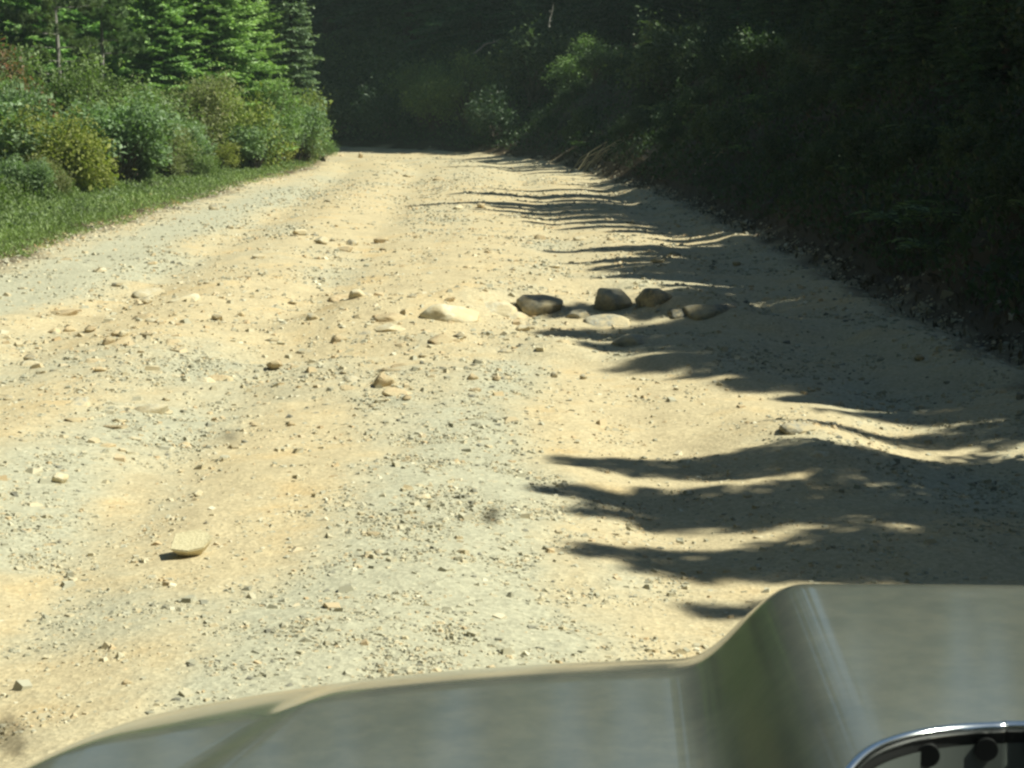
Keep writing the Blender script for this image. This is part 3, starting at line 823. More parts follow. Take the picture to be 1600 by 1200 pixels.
def fir_template(name, seed, h, r0, mat='needle', gap=.24, nb=6, base=.06, droop=.35, spray=.10, density=1.0, narrow=1.0, barkm='bark', power=.9, flat=False, wid=.42):
    g = np.random.default_rng(seed)
    root = empty(name)
    mb = MB()
    zs = np.linspace(0, h, 12)
    wob = np.cumsum(g.normal(0, .012 * h / 8, (12, 2)), 0); wob[0] = 0
    pts = np.stack([wob[:, 0], wob[:, 1], zs], 1)
    mb.tube(pts, .0125 * h * (1 - zs / h * .96) + .004, 7)
    trunk = mb
    br = MB()
    LP, LD, LN, LL, LV = [], [], [], [], []
    z = h * base
    while z < h * .985:
        t = (z - h * base) / (h * (1 - base))
        L = r0 * (1 - t) ** power * narrow + .06
        k = max(3, int(round(nb * (1 if t < .85 else .7))))
        a0 = g.uniform(0, 6.28)
        for i in range(k):
            if g.random() < .04: continue
            a = a0 + i / k * 6.283 + g.normal(0, .18)
            l = L * g.uniform(.65, 1.15)
            zz = z + g.normal(0, gap * .2)
            up = .5 * t
            ns = 7
            s = np.linspace(0, 1, ns)
            cx = np.interp(zz, zs, pts[:, 0]); cy = np.interp(zz, zs, pts[:, 1])
            dz = l * (up * s - droop * s ** 1.6 + (.12 * s ** 3))
            ct = np.stack([cx + np.cos(a) * l * s, cy + np.sin(a) * l * s, zz + dz], 1)
            br.tube(ct, .012 * (1 - s * .8) * (l / 1.2 + .3), 3, False)
            nt = max(4, int(l / .06 * density))
            st = np.linspace(.10, 1, nt)
            bp = np.stack([np.interp(st, s, ct[:, j]) for j in range(3)], 1)
            ax = np.array([np.cos(a), np.sin(a), 0]); sd = np.array([-np.sin(a), np.cos(a), 0])
            vv = g.random() * .4
            for side in (-1, 1):
                tl = (l * .48 * (1 - st * .85) * g.uniform(.7, 1.2, nt) + .05)
                m = np.maximum(1, (tl / (spray * .62)).astype(int))
                for q in range(int(m.max())):
                    ok = m > q
                    if not ok.any(): continue
                    f = (q * spray * .62)
                    dirv = ax * .75 + sd * side + np.array([0, 0, -.18])
                    dirv = dirv / np.linalg.norm(dirv)
                    pp = bp[ok] + dirv * f + g.normal(0, .012, (ok.sum(), 3))
                    n = len(pp)
                    LP.append(pp); LD.append(dirv + g.normal(0, .25, (n, 3)))
                    LN.append(np.array([0, 0, 1.0]) + g.normal(0, .35 if flat else .6, (n, 3)))
                    LL.append(np.full(n, spray) * g.uniform(.8, 1.4, n))
                    LV.append(np.clip(vv + g.random(n) * .35 + .3 * (st[ok]), 0, 1))
            n = 2
            LP.append(np.repeat(ct[-1:], n, 0)); LD.append(ax + g.normal(0, .3, (n, 3))); LN.append(np.array([0, 0, 1.0]) + g.normal(0, .4, (n, 3)))
            LL.append(np.full(n, spray * 1.2)); LV.append(np.full(n, .9))
        z += gap * g.uniform(.8, 1.2) * (1 - .45 * t)
    P_ = np.concatenate(LP); n = len(P_)
    V, Q = leaf_arrays(P_, np.concatenate(LD), np.concatenate(LN), np.concatenate(LL), np.concatenate(LL) * wid)
    link("trunk", trunk.mesh("trunk", M[barkm]), root)
    link("branches", br.mesh("branches", M[barkm]), root)
    link("crown", mesh_np("crown", V, Q, None, M[mat], False, face_attr={"v": np.concatenate(LV)}), root)
    return root


def pine_template(name, seed, h, z0=.9):
    g = np.random.default_rng(seed)
    root = empty(name); tr = MB(); br = MB()
    zs = np.linspace(0, h, 10)
    pts = np.stack([np.cumsum(g.normal(0, .02, 10)), np.cumsum(g.normal(0, .02, 10)), zs], 1)
    tr.tube(pts, .05 * (1 - zs / h * .8) + .012, 8)
    P_, D_, V_ = [], [], []
    z = z0
    while z < h:
        for i in range(4):
            a = g.uniform(0, 6.283)
            l = g.uniform(.8, 1.5) * (1 - z / h * .6)
            s = np.linspace(0, 1, 6)
            ct = np.stack([np.cos(a) * l * s, np.sin(a) * l * s, z + l * (.05 * s - .12 * s * s + .2 * s ** 3)], 1) + np.array([np.interp(z, zs, pts[:, 0]), np.interp(z, zs, pts[:, 1]), 0])
            br.tube(ct, .014 * (1 - .75 * s), 4, False)
            if z < 1.7 and g.random() < .5: continue
            for q in range(int(15 * l)):
                f = g.uniform(.45, 1.05); c = np.array([np.interp(f, s, ct[:, j]) for j in range(3)]) + g.normal(0, .10, 3) * np.array([1, 1, .5])
                n = 56
                d = rvec(n, g) * .9 + np.array([np.cos(a), np.sin(a), .45])
                P_.append(np.repeat(c[None], n, 0) + g.normal(0, .02, (n, 3))); D_.append(d); V_.append(np.clip(g.random() * .5 + g.random(n) * .5, 0, 1))
        z += .28
    P_ = np.concatenate(P_); n = len(P_)
    V, Q = leaf_arrays(P_, np.concatenate(D_), rvec(n, g) + [0, 0, .8], g.uniform(.08, .14, n), .017)
    link("trunk", tr.mesh("trunk", M['bark_grey']), root); link("branches", br.mesh("branches", M['bark_grey']), root)
    link("crown", mesh_np("crown", V, Q, None, M['needle_pine'], False, face_attr={"v": np.concatenate(V_)}), root)
    return root


def fern_template(name, seed):
    g = np.random.default_rng(seed); root = empty(name)
    LP, LD, LN, LL, LV = [], [], [], [], []
    st = MB()
    for i in range(11):
        a = g.uniform(0, 6.283); l = g.uniform(.45, .8)
        s = np.linspace(0, 1, 14)
        ct = np.stack([np.cos(a) * l * s, np.sin(a) * l * s, l * (.95 * s - .75 * s * s)], 1)
        st.tube(ct[::3], .004, 3, False)
        for side in (-1, 1):
            dv = np.array([-np.sin(a), np.cos(a), 0]) * side + np.array([np.cos(a), np.sin(a), 0]) * .4
            LP.append(ct[1:]); LD.append(np.repeat(dv[None], 13, 0) + g.normal(0, .1, (13, 3))); LN.append(np.repeat([[0, 0, 1.]], 13, 0) + g.normal(0, .2, (13, 3)))
            LL.append(.20 * np.sin(np.pi * (s[1:] * .85 + .12)) + .02); LV.append(g.random(13))
    V, Q = leaf_arrays(np.concatenate(LP), np.concatenate(LD), np.concatenate(LN), np.concatenate(LL), .045)
    link("stems", st.mesh("stems", M['leaf_dark'], face_attr=None), root)
    link("fronds", mesh_np("fronds", V, Q, None, M['leaf_green'], False, face_attr={"v": np.concatenate(LV)}), root)
    return root


TPL = {}
USED = set()


def place(key, x, y, s, label, cat, group=None, rz=None, name=None, sz=None, dz=-.05):
    root = TPL[key]
    o = root if key not in USED else dup(root)
    USED.add(key)
    if name: o.name = name
    o.location = (x, y, h1(x, y) + dz)
    o.rotation_euler = (0, 0, random.uniform(0, 6.283) if rz is None else rz)
    o.scale = (s, s, s if sz is None else sz)
    o["label"] = label; o["category"] = cat
    if group: o["group"] = group
    elif "group" in o: del o["group"]
    return o


# --- verge: grass and low weeds (nobody could count them)
def verge_stuff(name, n, y0, y1, s0, s1, leaf, mat, label, lnr, tall=.08, side='L', xlim=None):
    y = np.exp(rng.uniform(np.log(y0), np.log(y1), n))
    s = s0 + (s1 - s0) * rng.random(n) ** (1.0)
    if side == 'L':
        rag = 0.14 * fbm(y * 0 + 3, y, .7, 3, 5)
        x = XL(y) - s - rag
    else:
        x = XR(y) + s
    z = H(x, y)
    clump = np.clip(.5 + 1.1 * fbm(x, y, .45, 3, 77), 0.05, 1)
    edge = np.clip((s - s0) / .5 + .25, .25, 1)
    P_ = np.stack([x, y, z + rng.random(n) * tall * clump * edge], 1)
    D = rvec(n) * .9 + np.array([0, 0, .9])
    sc = rng.uniform(.6, 1.3, n) * (.6 + .5 * edge)
    V, Q = leaf_arrays(P_, D, rvec(n) + [0, 0, .7], lnr[0] * sc, lnr[1] * sc)
    dry = np.clip(fbm(x, y, 1.4, 3, 123) * 2.2 - .35, 0, 1) * .5
    v = np.clip(clump * .30 + rng.random(n) * .5 + (dry + (edge < .5) * .5) * rng.random(n), 0, 1)
    o = link(name, mesh_np(name, V, Q, None, M[mat], False, face_attr={"v": v}))
    tag(o, label, "grass" if 'grass' in name else "ground cover", kind="stuff")
    return o


verge_stuff("verge_grass", 190000, 6, 52, 0.02, 4.6, 0, 'grass', "short green grass and weeds on the sunny verge", (.055, .018), .17)
verge_stuff("verge_weeds", 26000, 14, 52, 0.5, 6, 0, 'leaf_grey', "low broad-leaved weeds in the sunny verge grass", (.055, .04), .16)
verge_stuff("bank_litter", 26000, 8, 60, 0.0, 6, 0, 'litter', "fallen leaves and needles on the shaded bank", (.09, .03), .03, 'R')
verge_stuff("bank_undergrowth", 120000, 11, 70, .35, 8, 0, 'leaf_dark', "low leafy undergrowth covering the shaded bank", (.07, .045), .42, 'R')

verge_stuff("hedge_foot_weeds", 42000, 26, 51, 1.7, 3.4, 0, 'leaf_green', "tall weeds filling in under the hedge", (.06, .04), .48)
n_ = 90000
xx = rng.uniform(-24, 10, n_); yy = rng.uniform(54, 84, n_)
s_ = sright(xx, yy); ok = (s_ > .3) & (s_ < 14)
xx, yy = xx[ok], yy[ok]; n_ = len(xx)
hh = .9 * np.clip(.5 + 1.2 * fbm(xx, yy, 1.8, 3, 33), .08, 1.3)
P_ = np.stack([xx, yy, H(xx, yy) + rng.random(n_) * hh], 1)
V, Q = leaf_arrays(P_, rvec(n_) * .9 + np.array([0, 0, .4]), rvec(n_) + [0, 0, .8], rng.uniform(.07, .15, n_), rng.uniform(.045, .09, n_))
o = link("bend_undergrowth", mesh_np("bend_undergrowth", V, Q, None, M['leaf_mid'], False, face_attr={"v": np.clip(rng.random(n_) * .7 + .3 * (hh > .5), 0, 1)}))
tag(o, "tangled leafy undergrowth on the slope beyond the bend", "ground cover", kind="stuff")
TPL['sh_y'] = shrub_template("bush", 1, 1.7, .85, 'leaf_yellow', 110, 55, .065, .042)
TPL['sh_g'] = shrub_template("bush", 2, 1.9, 1.0, 'leaf_grey', 130, 50, .075, .055)
TPL['sh_n'] = shrub_template("bush", 3, 2.0, 1.0, 'leaf_green', 140, 50, .06, .045)
TPL['sh_o'] = shrub_template("bush", 4, 1.8, .9, 'leaf_olive', 130, 50, .055, .035)
TPL['sh_r'] = shrub_template("bush", 5, 2.4, 1.0, 'leaf_red', 120, 50, .07, .045)
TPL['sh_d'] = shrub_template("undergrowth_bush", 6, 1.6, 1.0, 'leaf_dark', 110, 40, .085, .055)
TPL['sh_m'] = shrub_template("undergrowth_bush", 8, 2.2, .9, 'leaf_mid', 80, 34, .10, .08, .22)
TPL['fern'] = fern_template("fern", 3)
TPL['fir_a'] = fir_template("fir_tree", 11, 8.5, 1.6, 'needle', gap=.24, nb=7, spray=.13, wid=.5)
TPL['fir_b'] = fir_template("fir_tree", 12, 9.0, 1.3, 'needle', gap=.24, nb=6, spray=.14, wid=.5)
TPL['fir_s'] = fir_template("fir_tree", 16, 8.0, 1.25, 'needle', gap=.27, nb=6, spray=.13, power=1.1, wid=.5)
TPL['fir_l'] = fir_template("fir_tree", 13, 7.5, 1.9, 'needle_bright', gap=.22, nb=9, spray=.13, droop=.25, base=.02, wid=.45)
TPL['spruce'] = fir_template("spruce_tree", 14, 8.0, 1.25, 'needle_spruce', gap=.22, nb=10, spray=.11, droop=.32, base=.04, flat=True, wid=.5)
TPL['pine'] = pine_template("pine_tree", 15, 6.0)
TPL['pine_b'] = pine_template("pine_tree", 25, 4.2, 2.5)
TPL['fir_big'] = fir_template("tall_fir_tree", 17, 18, 3.2, 'needle', gap=.42, nb=8, spray=.20, base=.13, density=.75, wid=.5)


def lat(px, d): return (px - 800) / F * d


LB = "bushes behind the grass verge"
for key, px, d, s, sz, label in (
    ('sh_y', 92, 31.5, 1.0, .98, "yellow-green bush at the front, nearest the wide grass verge"),
    ('sh_g', 12, 31.5, 1.0, .75, "pale-leaved bush in front of the yellow-green one, cut by the frame"),
    ('sh_o', 70, 30.2, .45, .42, "small low rusty-tipped plant at the foot of the yellow-green bush"),
    ('sh_g', 190, 34.5, 1.1, 1.0, "blue-green bush beside the yellow-green bush"),
    ('sh_n', 140, 37, 1.1, 1.3, "fresh green bush rising behind the yellow-green bush"),
    ('sh_o', 255, 37.5, .9, .7, "dull olive bush with bare stems showing"),
    ('sh_n', 225, 39, 1.15, 1.05, "rounded green bush below the pine's dead branches"),
    ('sh_o', 320, 40.5, 1.1, 1.2, "tall olive bush in the middle of the hedge"),
    ('sh_g', 285, 39.0, .8, .75, "low blue-green bush in the hedge's dip"),
    ('sh_y', 372, 43, 1.1, 1.35, "yellowish bush crowning the hedge before the spruce"),
    ('sh_g', 400, 42.5, .8, .70, "pale-leaved low bush along the verge below the yellowish one"),
    ('sh_n', 430, 46, 1.0, 1.15, "green bush next to the end of the hedge"),
    ('sh_g', 465, 47.5, .8, .95, "blue-green bush ending the hedge beside the road"),
    ('sh_n', 480, 48.5, .5, .5, "smallest green bush, overhanging the road at the bend"),
    ('sh_r', 12, 35.5, 1.0, 1.0, "bush with orange and red leaves at the hedge's near end"),
    ('sh_r', -40, 37.5, 1.2, 1.4, "tall reddening bush mostly outside the frame"),
    ('sh_n', 45, 38.5, 1.2, 1.35, "tall leafy bush behind the red-leaved bush"),
    ('sh_n', 330, 44, 1.2, 1.15, "dense green bush between the firs and the olive bush"),
    ('sh_o', 440, 49.5, .8, .95, "olive bush hugging the foot of the spruce"),
    ('sh_y', 150, 32.8, .42, .38, "tiny yellow-green shrub poking from the verge before the blue-green bush"),
    ('sh_g', 215, 35.0, .40, .42, "tiny pale shrub at the foot of the olive bush"),
    ('sh_n', 300, 38.2, .5, .45, "small green plant at the hedge foot, mid verge"),
    ('sh_o', 268, 37.2, .4, .35, "small brownish plant at the hedge foot"),
    ('sh_y', 345, 41.0, .55, .5, "small yellowish plant leaning out over the verge"),
    ('sh_n', 392, 44, .5, .45, "small green plant below the yellowish tall bush"),
    ('sh_g', 40, 29.8, .45, .42, "small pale plant closest to the truck on the verge"),
    ('sh_n', 505, 50.5, .42, .40, "low green tuft at the very tip of the hedge"),
    ('sh_g', -60, 33.5, 1.2, 1.0, "pale-leaved bush outside the frame beside the verge"),
    ('sh_n', -20, 42, 1.3, 1.6, "high green bush behind the reddening one"),
):
    place(key, lat(px, d), d, s, label, "bush", LB, name="bush", sz=sz)

for i, (x, y) in enumerate(((-8.3, 27.5), (-8.5, 24.5), (-8.1, 21.5), (-8.6, 18), (-8.2, 14.5), (-8.7, 11))):
    place(['sh_g', 'sh_n', 'sh_o'][i % 3], x, y, .95, f"verge bush beside the road before the hedge comes into view, {ordn(i + 1)} towards the truck", "bush", LB, name="bush")
for i in range(34):
    t = i / 33
    px = 5 + 470 * t + random.uniform(-12, 12); d = 33.5 + 14.5 * t + random.uniform(.2, 2.6)
    kind_, adj = random.choice([('sh_n', 'fresh green'), ('sh_g', 'pale-leaved'), ('sh_o', 'olive'), ('sh_n', 'fresh green'), ('sh_y', 'yellowish'), ('sh_g', 'pale-leaved')])
    s_ = random.uniform(.45, .95)
    place(kind_, lat(px, d), d, s_, f"{adj} shrub tangled into the hedge, {ordn(i + 1)} of the fillers from the near end", "bush", LB, name="bush", sz=s_ * random.uniform(.9, 1.5))

for key, px, d, s, sz, label, cat, nm in (
    ('pine', 100, 41, 1.0, 1.0, "slender pine with bare grey trunk and dead lower branches", "pine", "pine_tree"),
    ('pine_b', 172, 43, 1.1, 1.0, "second smaller pine with short grey trunk behind the hedge", "pine", "pine_tree"),
    ('fir_l', 335, 46.5, 1.05, .95, "bright green fir with sweeping branches behind the hedge", "fir", "fir_tree"),
    ('fir_l', 258, 45.5, .85, .8, "bright green fir between the pine and the sweeping fir", "fir", "fir_tree"),
    ('fir_l', 215, 49, 1.0, 1.1, "bright green fir behind the second pine", "fir", "fir_tree"),
    ('fir_l', 392, 50, .8, .9, "blue-tinged fir close to the spruce", "fir", "fir_tree"),
    ('spruce', 462, 50.5, .72, 1.0, "dull green spruce with level tiers at the bend", "spruce", "spruce_tree"),
    ('fir_l', 60, 45, .8, .85, "bright fir just right of the bare pine trunk, low to the hedge", "fir", "fir_tree"),
    ('fir_l', 140, 47, .8, .8, "bright fir between the two pine trunks", "fir", "fir_tree"),
    ('fir_a', 160, 50, 1.2, 1.2, "dark fir filling the gap behind the pines", "fir", "fir_tree"),
    ('fir_a', 60, 48, 1.2, 1.2, "dark fir behind the bare pine trunk", "fir", "fir_tree"),
    ('fir_a', 10, 46, 1.1, 1.1, "dark fir at the frame edge behind the red-leaved bush", "fir", "fir_tree"),
    ('fir_a', 300, 55, 1.3, 1.3, "dark fir deep behind the bright firs", "fir", "fir_tree"),
    ('fir_b', 420, 53, 1.0, 1.2, "dark narrow fir just behind the spruce", "fir", "fir_tree"),
    ('fir_b', -70, 44, 1.2, 1.2, "dark fir outside the frame over the hedge", "fir", "fir_tree"),
):
    place(key, lat(px, d), d, s, label, cat, "conifers behind the hedge", name=nm, sz=sz)
for i, (px, d) in enumerate(((20, 60), (130, 62), (230, 60), (340, 64), (90, 72), (200, 75), (310, 78), (10, 80), (-90, 58), (-140, 50))):
    place('fir_big', lat(px, d), d, .6, "tall dark fir in the deep wood behind the hedge", "fir", "tall firs deep behind the hedge", name="tall_fir_tree")

# --- trees on the bank: their tops throw the shadow streaks over the road
tanE = math.tan(SUN_EL); sx_, sy_ = math.sin(SUN_AZ), math.cos(SUN_AZ)
HT = {'fir_a': 8.5, 'fir_b': 9.0, 'fir_s': 8.0, 'fir_big': 18.0}


def shade_tree(key, tx, ty, x0, label, group, wide=1.0):
    """a tree on the bank at x0 whose top's shadow falls on (tx, ty)"""
    L = (x0 - tx) / sx_
    y0 = ty + L * sy_
    hb = h1(x0, y0)
    top = L * tanE
    hgt = top - hb + .05
    if hgt < 1: return
    k = hgt / HT[key]
    place(key, x0, y0, k * wide, label, "fir", group, name="fir_tree", sz=k)


TG = "firs on the bank that shade the road"
TL = "slim fir on the bank beside the road, its top shading the road"
for px, py, x0, key, w in ((850, 715, 5.6, 'fir_s', .8), (860, 766, 6.2, 'fir_s', .9), (905, 792, 7.0, 'fir_s', .7), (900, 858, 5.8, 'fir_s', .8), (985, 878, 6.8, 'fir_s', .7), (1060, 936, 6.0, 'fir_s', .6),
                          (1175, 668, 6.4, 'fir_s', .8), (1250, 612, 5.8, 'fir_s', .7), (1265, 642, 7.0, 'fir_s', .6),
                          (800, 500, 6.8, 'fir_s', .8), (830, 520, 7.6, 'fir_s', .9), (900, 548, 6.2, 'fir_s', .8), (1000, 575, 7.2, 'fir_s', .8), (1150, 596, 6.4, 'fir_s', .7), (880, 478, 6.0, 'fir_s', .7),
                          (930, 436, 6.4, 'fir_s', .7), (1020, 452, 7.2, 'fir_s', .7), (865, 388, 6.4, 'fir_s', .9), (890, 406, 7.0, 'fir_s', .8), (905, 420, 6.0, 'fir_s', .6),
                          (640, 319, 6.5, 'fir_s', .8), (710, 305, 7.2, 'fir_s', .9), (740, 330, 6.2, 'fir_s', .8), (760, 295, 6.6, 'fir_b', .8), (850, 340, 7.4, 'fir_s', .8),
                          (700, 254, 6.6, 'fir_s', .8), (780, 262, 6.2, 'fir_b', .8), (690, 262, 7.0, 'fir_s', .6)):
    tx, ty = flat_at(px, py)
    shade_tree(key, tx, ty, x0, TL, TG, w * (1.1 if 600 < py < 680 else 1.4))
# denser trees behind
TL2 = "denser fir higher up the bank, shading the road edge"
for ty, tx in ((5.0, 2.6), (6.9, 2.0), (7.3, 1.1), (9.9, 2.3), (10.4, 1.9), (10.8, 1.7), (11.2, 1.2), (11.6, 1.0), (11.9, .7), (12.3, .8), (12.7, .4), (13.1, .5), (13.5, .7), (13.9, .9), (14.5, 1.2), (15.2, 1.9), (16.0, 1.9), (16.6, 1.5), (17.3, 1.5), (18.0, 1.0), (18.7, .9), (19.3, .8), (19.9, 1.0), (20.6, 1.3), (21.3, 1.5), (22.2, 1.9), (23.2, 1.7), (24.3, 1.2),
                (25.2, .6), (26.3, .2), (27.3, -.1), (28.3, -.3), (29.5, -.4), (30.7, -.4), (31.7, 0), (33, .8), (34.3, 1.6), (36, 1.8), (38.0, 1.5), (40, 1.2), (42, .9), (43.4, .4), (45.0, -.3), (47, -.8), (48.2, .2), (49.3, .2), (50.5, .2), (51.6, .2), (52.8, 0), (54, -.3), (55.2, -.8)):
    shade_tree(random.choice(['fir_a', 'fir_b']), tx, ty, random.uniform(7.0, 9.5), TL2, "denser firs higher up the bank")
for i in range(34):
    ty = 10.8 + i * .72
    shade_tree(random.choice(['fir_a', 'fir_b']), 1.75 + .45 * math.sin(ty * 1.7) - (.5 if 12 < ty < 14 else 0), ty, random.uniform(5.4, 6.8), TL2, "denser firs higher up the bank", 1.25)
for i in range(52):
    ty = 10.5 + i * .9
    if 8 < ty < 9.6: continue
    shade_tree(random.choice(['fir_a', 'fir_b']), 2.4 + .5 * math.sin(ty * 1.3) - (.8 if ty > 46 else .9 if ty > 35 else 0), ty, random.uniform(5.8, 7.6), TL2, "denser firs higher up the bank", 1.15)
# behind the truck and beside it, smaller trees (they show in the paint)
for ty, tx in ((2.8, 3.0), (0.5, 2.6), (-1.5, 2.2), (-4, 1.5), (-7, 1.0), (-10, .5)):
    shade_tree('fir_a', tx, ty, random.uniform(7, 9), "fir on the bank beside the truck", "firs on the bank beside the truck")
for i in range(14):  # unseen firs added to cut the sky light from behind
    xx = -15 + i * 2.0; yy = -19 - (i % 2) * 3 + random.uniform(-.8, .8)
    place('fir_big', xx, yy, random.uniform(1.2, 1.5), f"unseen tall fir added behind the truck to block sky, {ordn(i + 1)} from the verge side", "fir", "tall firs added behind the truck to block sky", name="tall_fir_tree")
# deep wood on the outside of the bend and up the slope: tall, closes the view
k = 0
for y in np.arange(-10, 66, 4.0):
    for x in (14, 18.5):
        xx = x + random.uniform(-1.2, 1.2); yy = y + random.uniform(-1.5, 1.5)
        top = (xx - 2.5) / sx_ * tanE - h1(xx, yy)
        s = min(1.3, top / 18)
        place('fir_big', xx, yy, s, "tall fir high on the slope above the road", "fir", "tall firs high on the slope", name="tall_fir_tree", sz=s); k += 1
for i in range(34):
    yy = -8 + i * 1.8 + random.uniform(-.8, .8); xx = random.uniform(9.5, 11.5)
    tx_ = 2.6 if yy < 10 else 2.2 if yy < 24 else 1.8 if yy < 50 else -2
    s = ((xx - tx_) / sx_ * tanE - h1(xx, yy)) / 18
    place('fir_big', xx, yy, s * 1.15, "tall fir in the row halfway up the slope", "fir", "tall firs halfway up the slope", name="tall_fir_tree", sz=s)
for i in range(34):  # unseen rows added to close off sky light on the verge side
    yy = -14 + (i % 17) * 3.6 + random.uniform(-1, 1); xx = (-14.5 if i < 17 else -21) + random.uniform(-1.2, 1.2)
    if yy > 22 and i < 17: xx -= 4.5
    if yy < 14 and i < 17: xx += 3
    place('fir_big', xx, yy, random.uniform(1.2, 1.5), f"unseen tall fir added on the verge side to block sky, {ordn(i + 1)} along the rows", "fir", "tall firs added on the verge side to block sky", name="tall_fir_tree")
for i, (x, y) in enumerate(((3.5, 60), (1.0, 62.5), (-1.2, 64.5), (-3.6, 67.5), (-6.5, 69.5), (-9.5, 71.5), (-13, 74), (6.5, 59), (9.5, 57), (12, 60), (4.5, 64.5), (1.5, 67), (-1.5, 70), (-5, 73), (-9, 76), (7.5, 67.5), (4.5, 71), (0, 74.5), (-6, 79), (11, 66), (8, 75), (3, 80), (-13, 81), (14, 72), (-17, 78), (18, 64))):
    place('fir_big', x, y, (.75 if x > 4 else .5 if y < 63 else .75 if y < 68 else 1.05) + .25 * random.random(), f"tall dark fir in the deep shade beyond the bend, {ordn(i + 1)} by depth", "fir", "tall firs beyond the bend", name="tall_fir_tree")

UB = "shaded bushes along the bank and beyond the bend"
for j, (s0, s1, z0_, z1_, where, cnt) in enumerate(((.9, 2.2, .28, .45, "at the foot of the shaded bank", 44), (2.6, 4.0, .5, .8, "halfway up the shaded bank", 44), (4.2, 6.8, .6, .95, "at the top of the shaded bank", 40))):
    for i, y in enumerate(np.exp(np.linspace(np.log(56), np.log(13), cnt))):
        yy = float(y) + random.uniform(-.5, .5); x = float(XR(yy)) + random.uniform(s0, s1)
        kind_ = random.choice(['sh_d', 'sh_d', 'sh_d', 'sh_m'])
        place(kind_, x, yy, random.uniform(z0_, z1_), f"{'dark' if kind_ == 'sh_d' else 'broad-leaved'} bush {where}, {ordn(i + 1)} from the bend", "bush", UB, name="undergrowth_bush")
for i in range(34):
    y = 56.5 + i * .42; x = float(XR(y)) + random.uniform(.5, 4.5)
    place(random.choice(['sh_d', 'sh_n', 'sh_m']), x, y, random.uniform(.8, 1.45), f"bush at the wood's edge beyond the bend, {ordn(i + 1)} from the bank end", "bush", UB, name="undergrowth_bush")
for px, d, s, key, label in ((712, 62.5, .9, 'sh_m', "bright-leaved sapling catching light in the dark wood at the bend"), (1040, 47, 1.1, 'sh_m', "light-leaved shrub reaching out of the dark bank"), (560, 68, 1.2, 'sh_m', "leafy shrub in the wood right behind the spruce")):
    place(key, lat(px, d), d, s, label, "bush", name="sapling")
for i, y in enumerate(np.exp(np.linspace(math.log(50), math.log(13), 34))):
    s_ = random.uniform(.6, 3.2)
    place('fern', float(XR(y)) + s_, float(y), random.uniform(.5, .9), f"dark fern on the shaded bank, {ordn(i + 1)} counting from the bend", "fern", "ferns on the shaded bank", name="fern", dz=0)

# --- dead branches, dry stalks, stubs
def branch_obj(name, pts, r, mat, label, cat, group=None, twigs=4, seed=0):
    g = np.random.default_rng(seed); mb = MB()
    pts = np.asarray(pts, float)
    o0 = pts[0].copy()
    t = np.linspace(0, 1, 9)
    s = np.linspace(0, 1, len(pts))
    c = np.stack([np.interp(t, s, pts[:, j]) for j in range(3)], 1) - o0
    L = np.linalg.norm(c[-1])
    c[1:-1] += g.normal(0, L * .018, (7, 3))
    mb.tube(c, r * (1 - .7 * t), 6)
    for i in range(twigs):
        a = c[g.integers(2, 8)]
        d = (c[-1] / L) * .7 + rvec(1, g)[0] * .7
        e = a + d * L * g.uniform(.15, .35)
        mb.tube([a, (a + e) / 2 + g.normal(0, .01, 3), e], [r * .4, r * .3, r * .12], 4, False)
    o = link(name, mb.mesh(name, M[mat]), loc=o0)
    tag(o, label, cat, group)
    return o


def pt(px, py, d):
    """point at distance d straight ahead seen at a pixel"""
    v = Vector(((px - 800) / F, 1, -(py - 600) / F)); c, s = math.cos(PITCH), math.sin(PITCH)
    w = Vector((v.x, v.y * c + v.z * s, -v.y * s + v.z * c)); t = d / w.y
    return np.array([w.x * t, d, EYE + w.z * t])


def stalk_clump(name, px0, py0, d, label, n, seed, spreadpx, hpx):
    g = np.random.default_rng(seed); mb = MB(); vs = []
    b = pt(px0, py0, d); b[2] = h1(b[0], b[1]) - .02
    for i in range(n):
        o = b + np.array([g.normal(0, px2m(spreadpx, d)), g.normal(0, .2), 0]); o[2] = h1(o[0], o[1]) - .02
        lean = np.array([g.uniform(.5, 1.3), g.normal(0, .25), g.uniform(.45, 1.0)])
        L = px2m(hpx, d) * g.uniform(.5, 1.15)
        e = o + lean / np.linalg.norm(lean) * L; m = (o + e) / 2 + np.array([-.03, 0, .05]) * L * 2
        mb.tube(np.array([o, m, e]) - b, [.011, .009, .004], 4, False)
    me = mb.mesh(name, M['straw'])
    at_ = me.attributes.new("v", 'FLOAT', 'FACE'); at_.data.foreach_set("value", g.random(len(me.polygons)).astype(np.float32))
    o = link(name, me, loc=b); tag(o, label, "dry plant")
    return o


stalk_clump("dry_stalks", 925, 268, 43.5, "sunlit clump of straw-coloured stalks leaning at the foot of the bank", 46, 1, 14, 62)
stalk_clump("dry_stalks", 1125, 300, 33, "thin faded stalks on the dark bank past the stubs", 12, 2, 14, 45)
branch_obj("dead_branch", [pt(968, 262, 42.8), pt(982, 254, 42.8), pt(997, 240, 42.8)], .02, 'deadwood', "upper pale stick leaning up from the bank by the straw clump", "branch", seed=3, twigs=0)
branch_obj("dead_branch", [pt(972, 272, 42.5), pt(988, 262, 42.5)], .014, 'deadwood', "short lower stick beneath the upper pale stick", "branch", seed=4, twigs=0)
branch_obj("post_stub", [pt(1019, 303, 34.5), pt(1018, 290, 34.5), pt(1021, 274, 34.5)], .032, 'deadwood', "pale weathered stub standing upright at the bank foot", "stump", seed=5, twigs=0)
branch_obj("post_stub", [pt(1004, 304, 34.6), pt(1009, 298, 34.6), pt(1010, 289, 34.6)], .026, 'deadwood', "shorter crooked stub next to the upright one", "stump", seed=6, twigs=0)
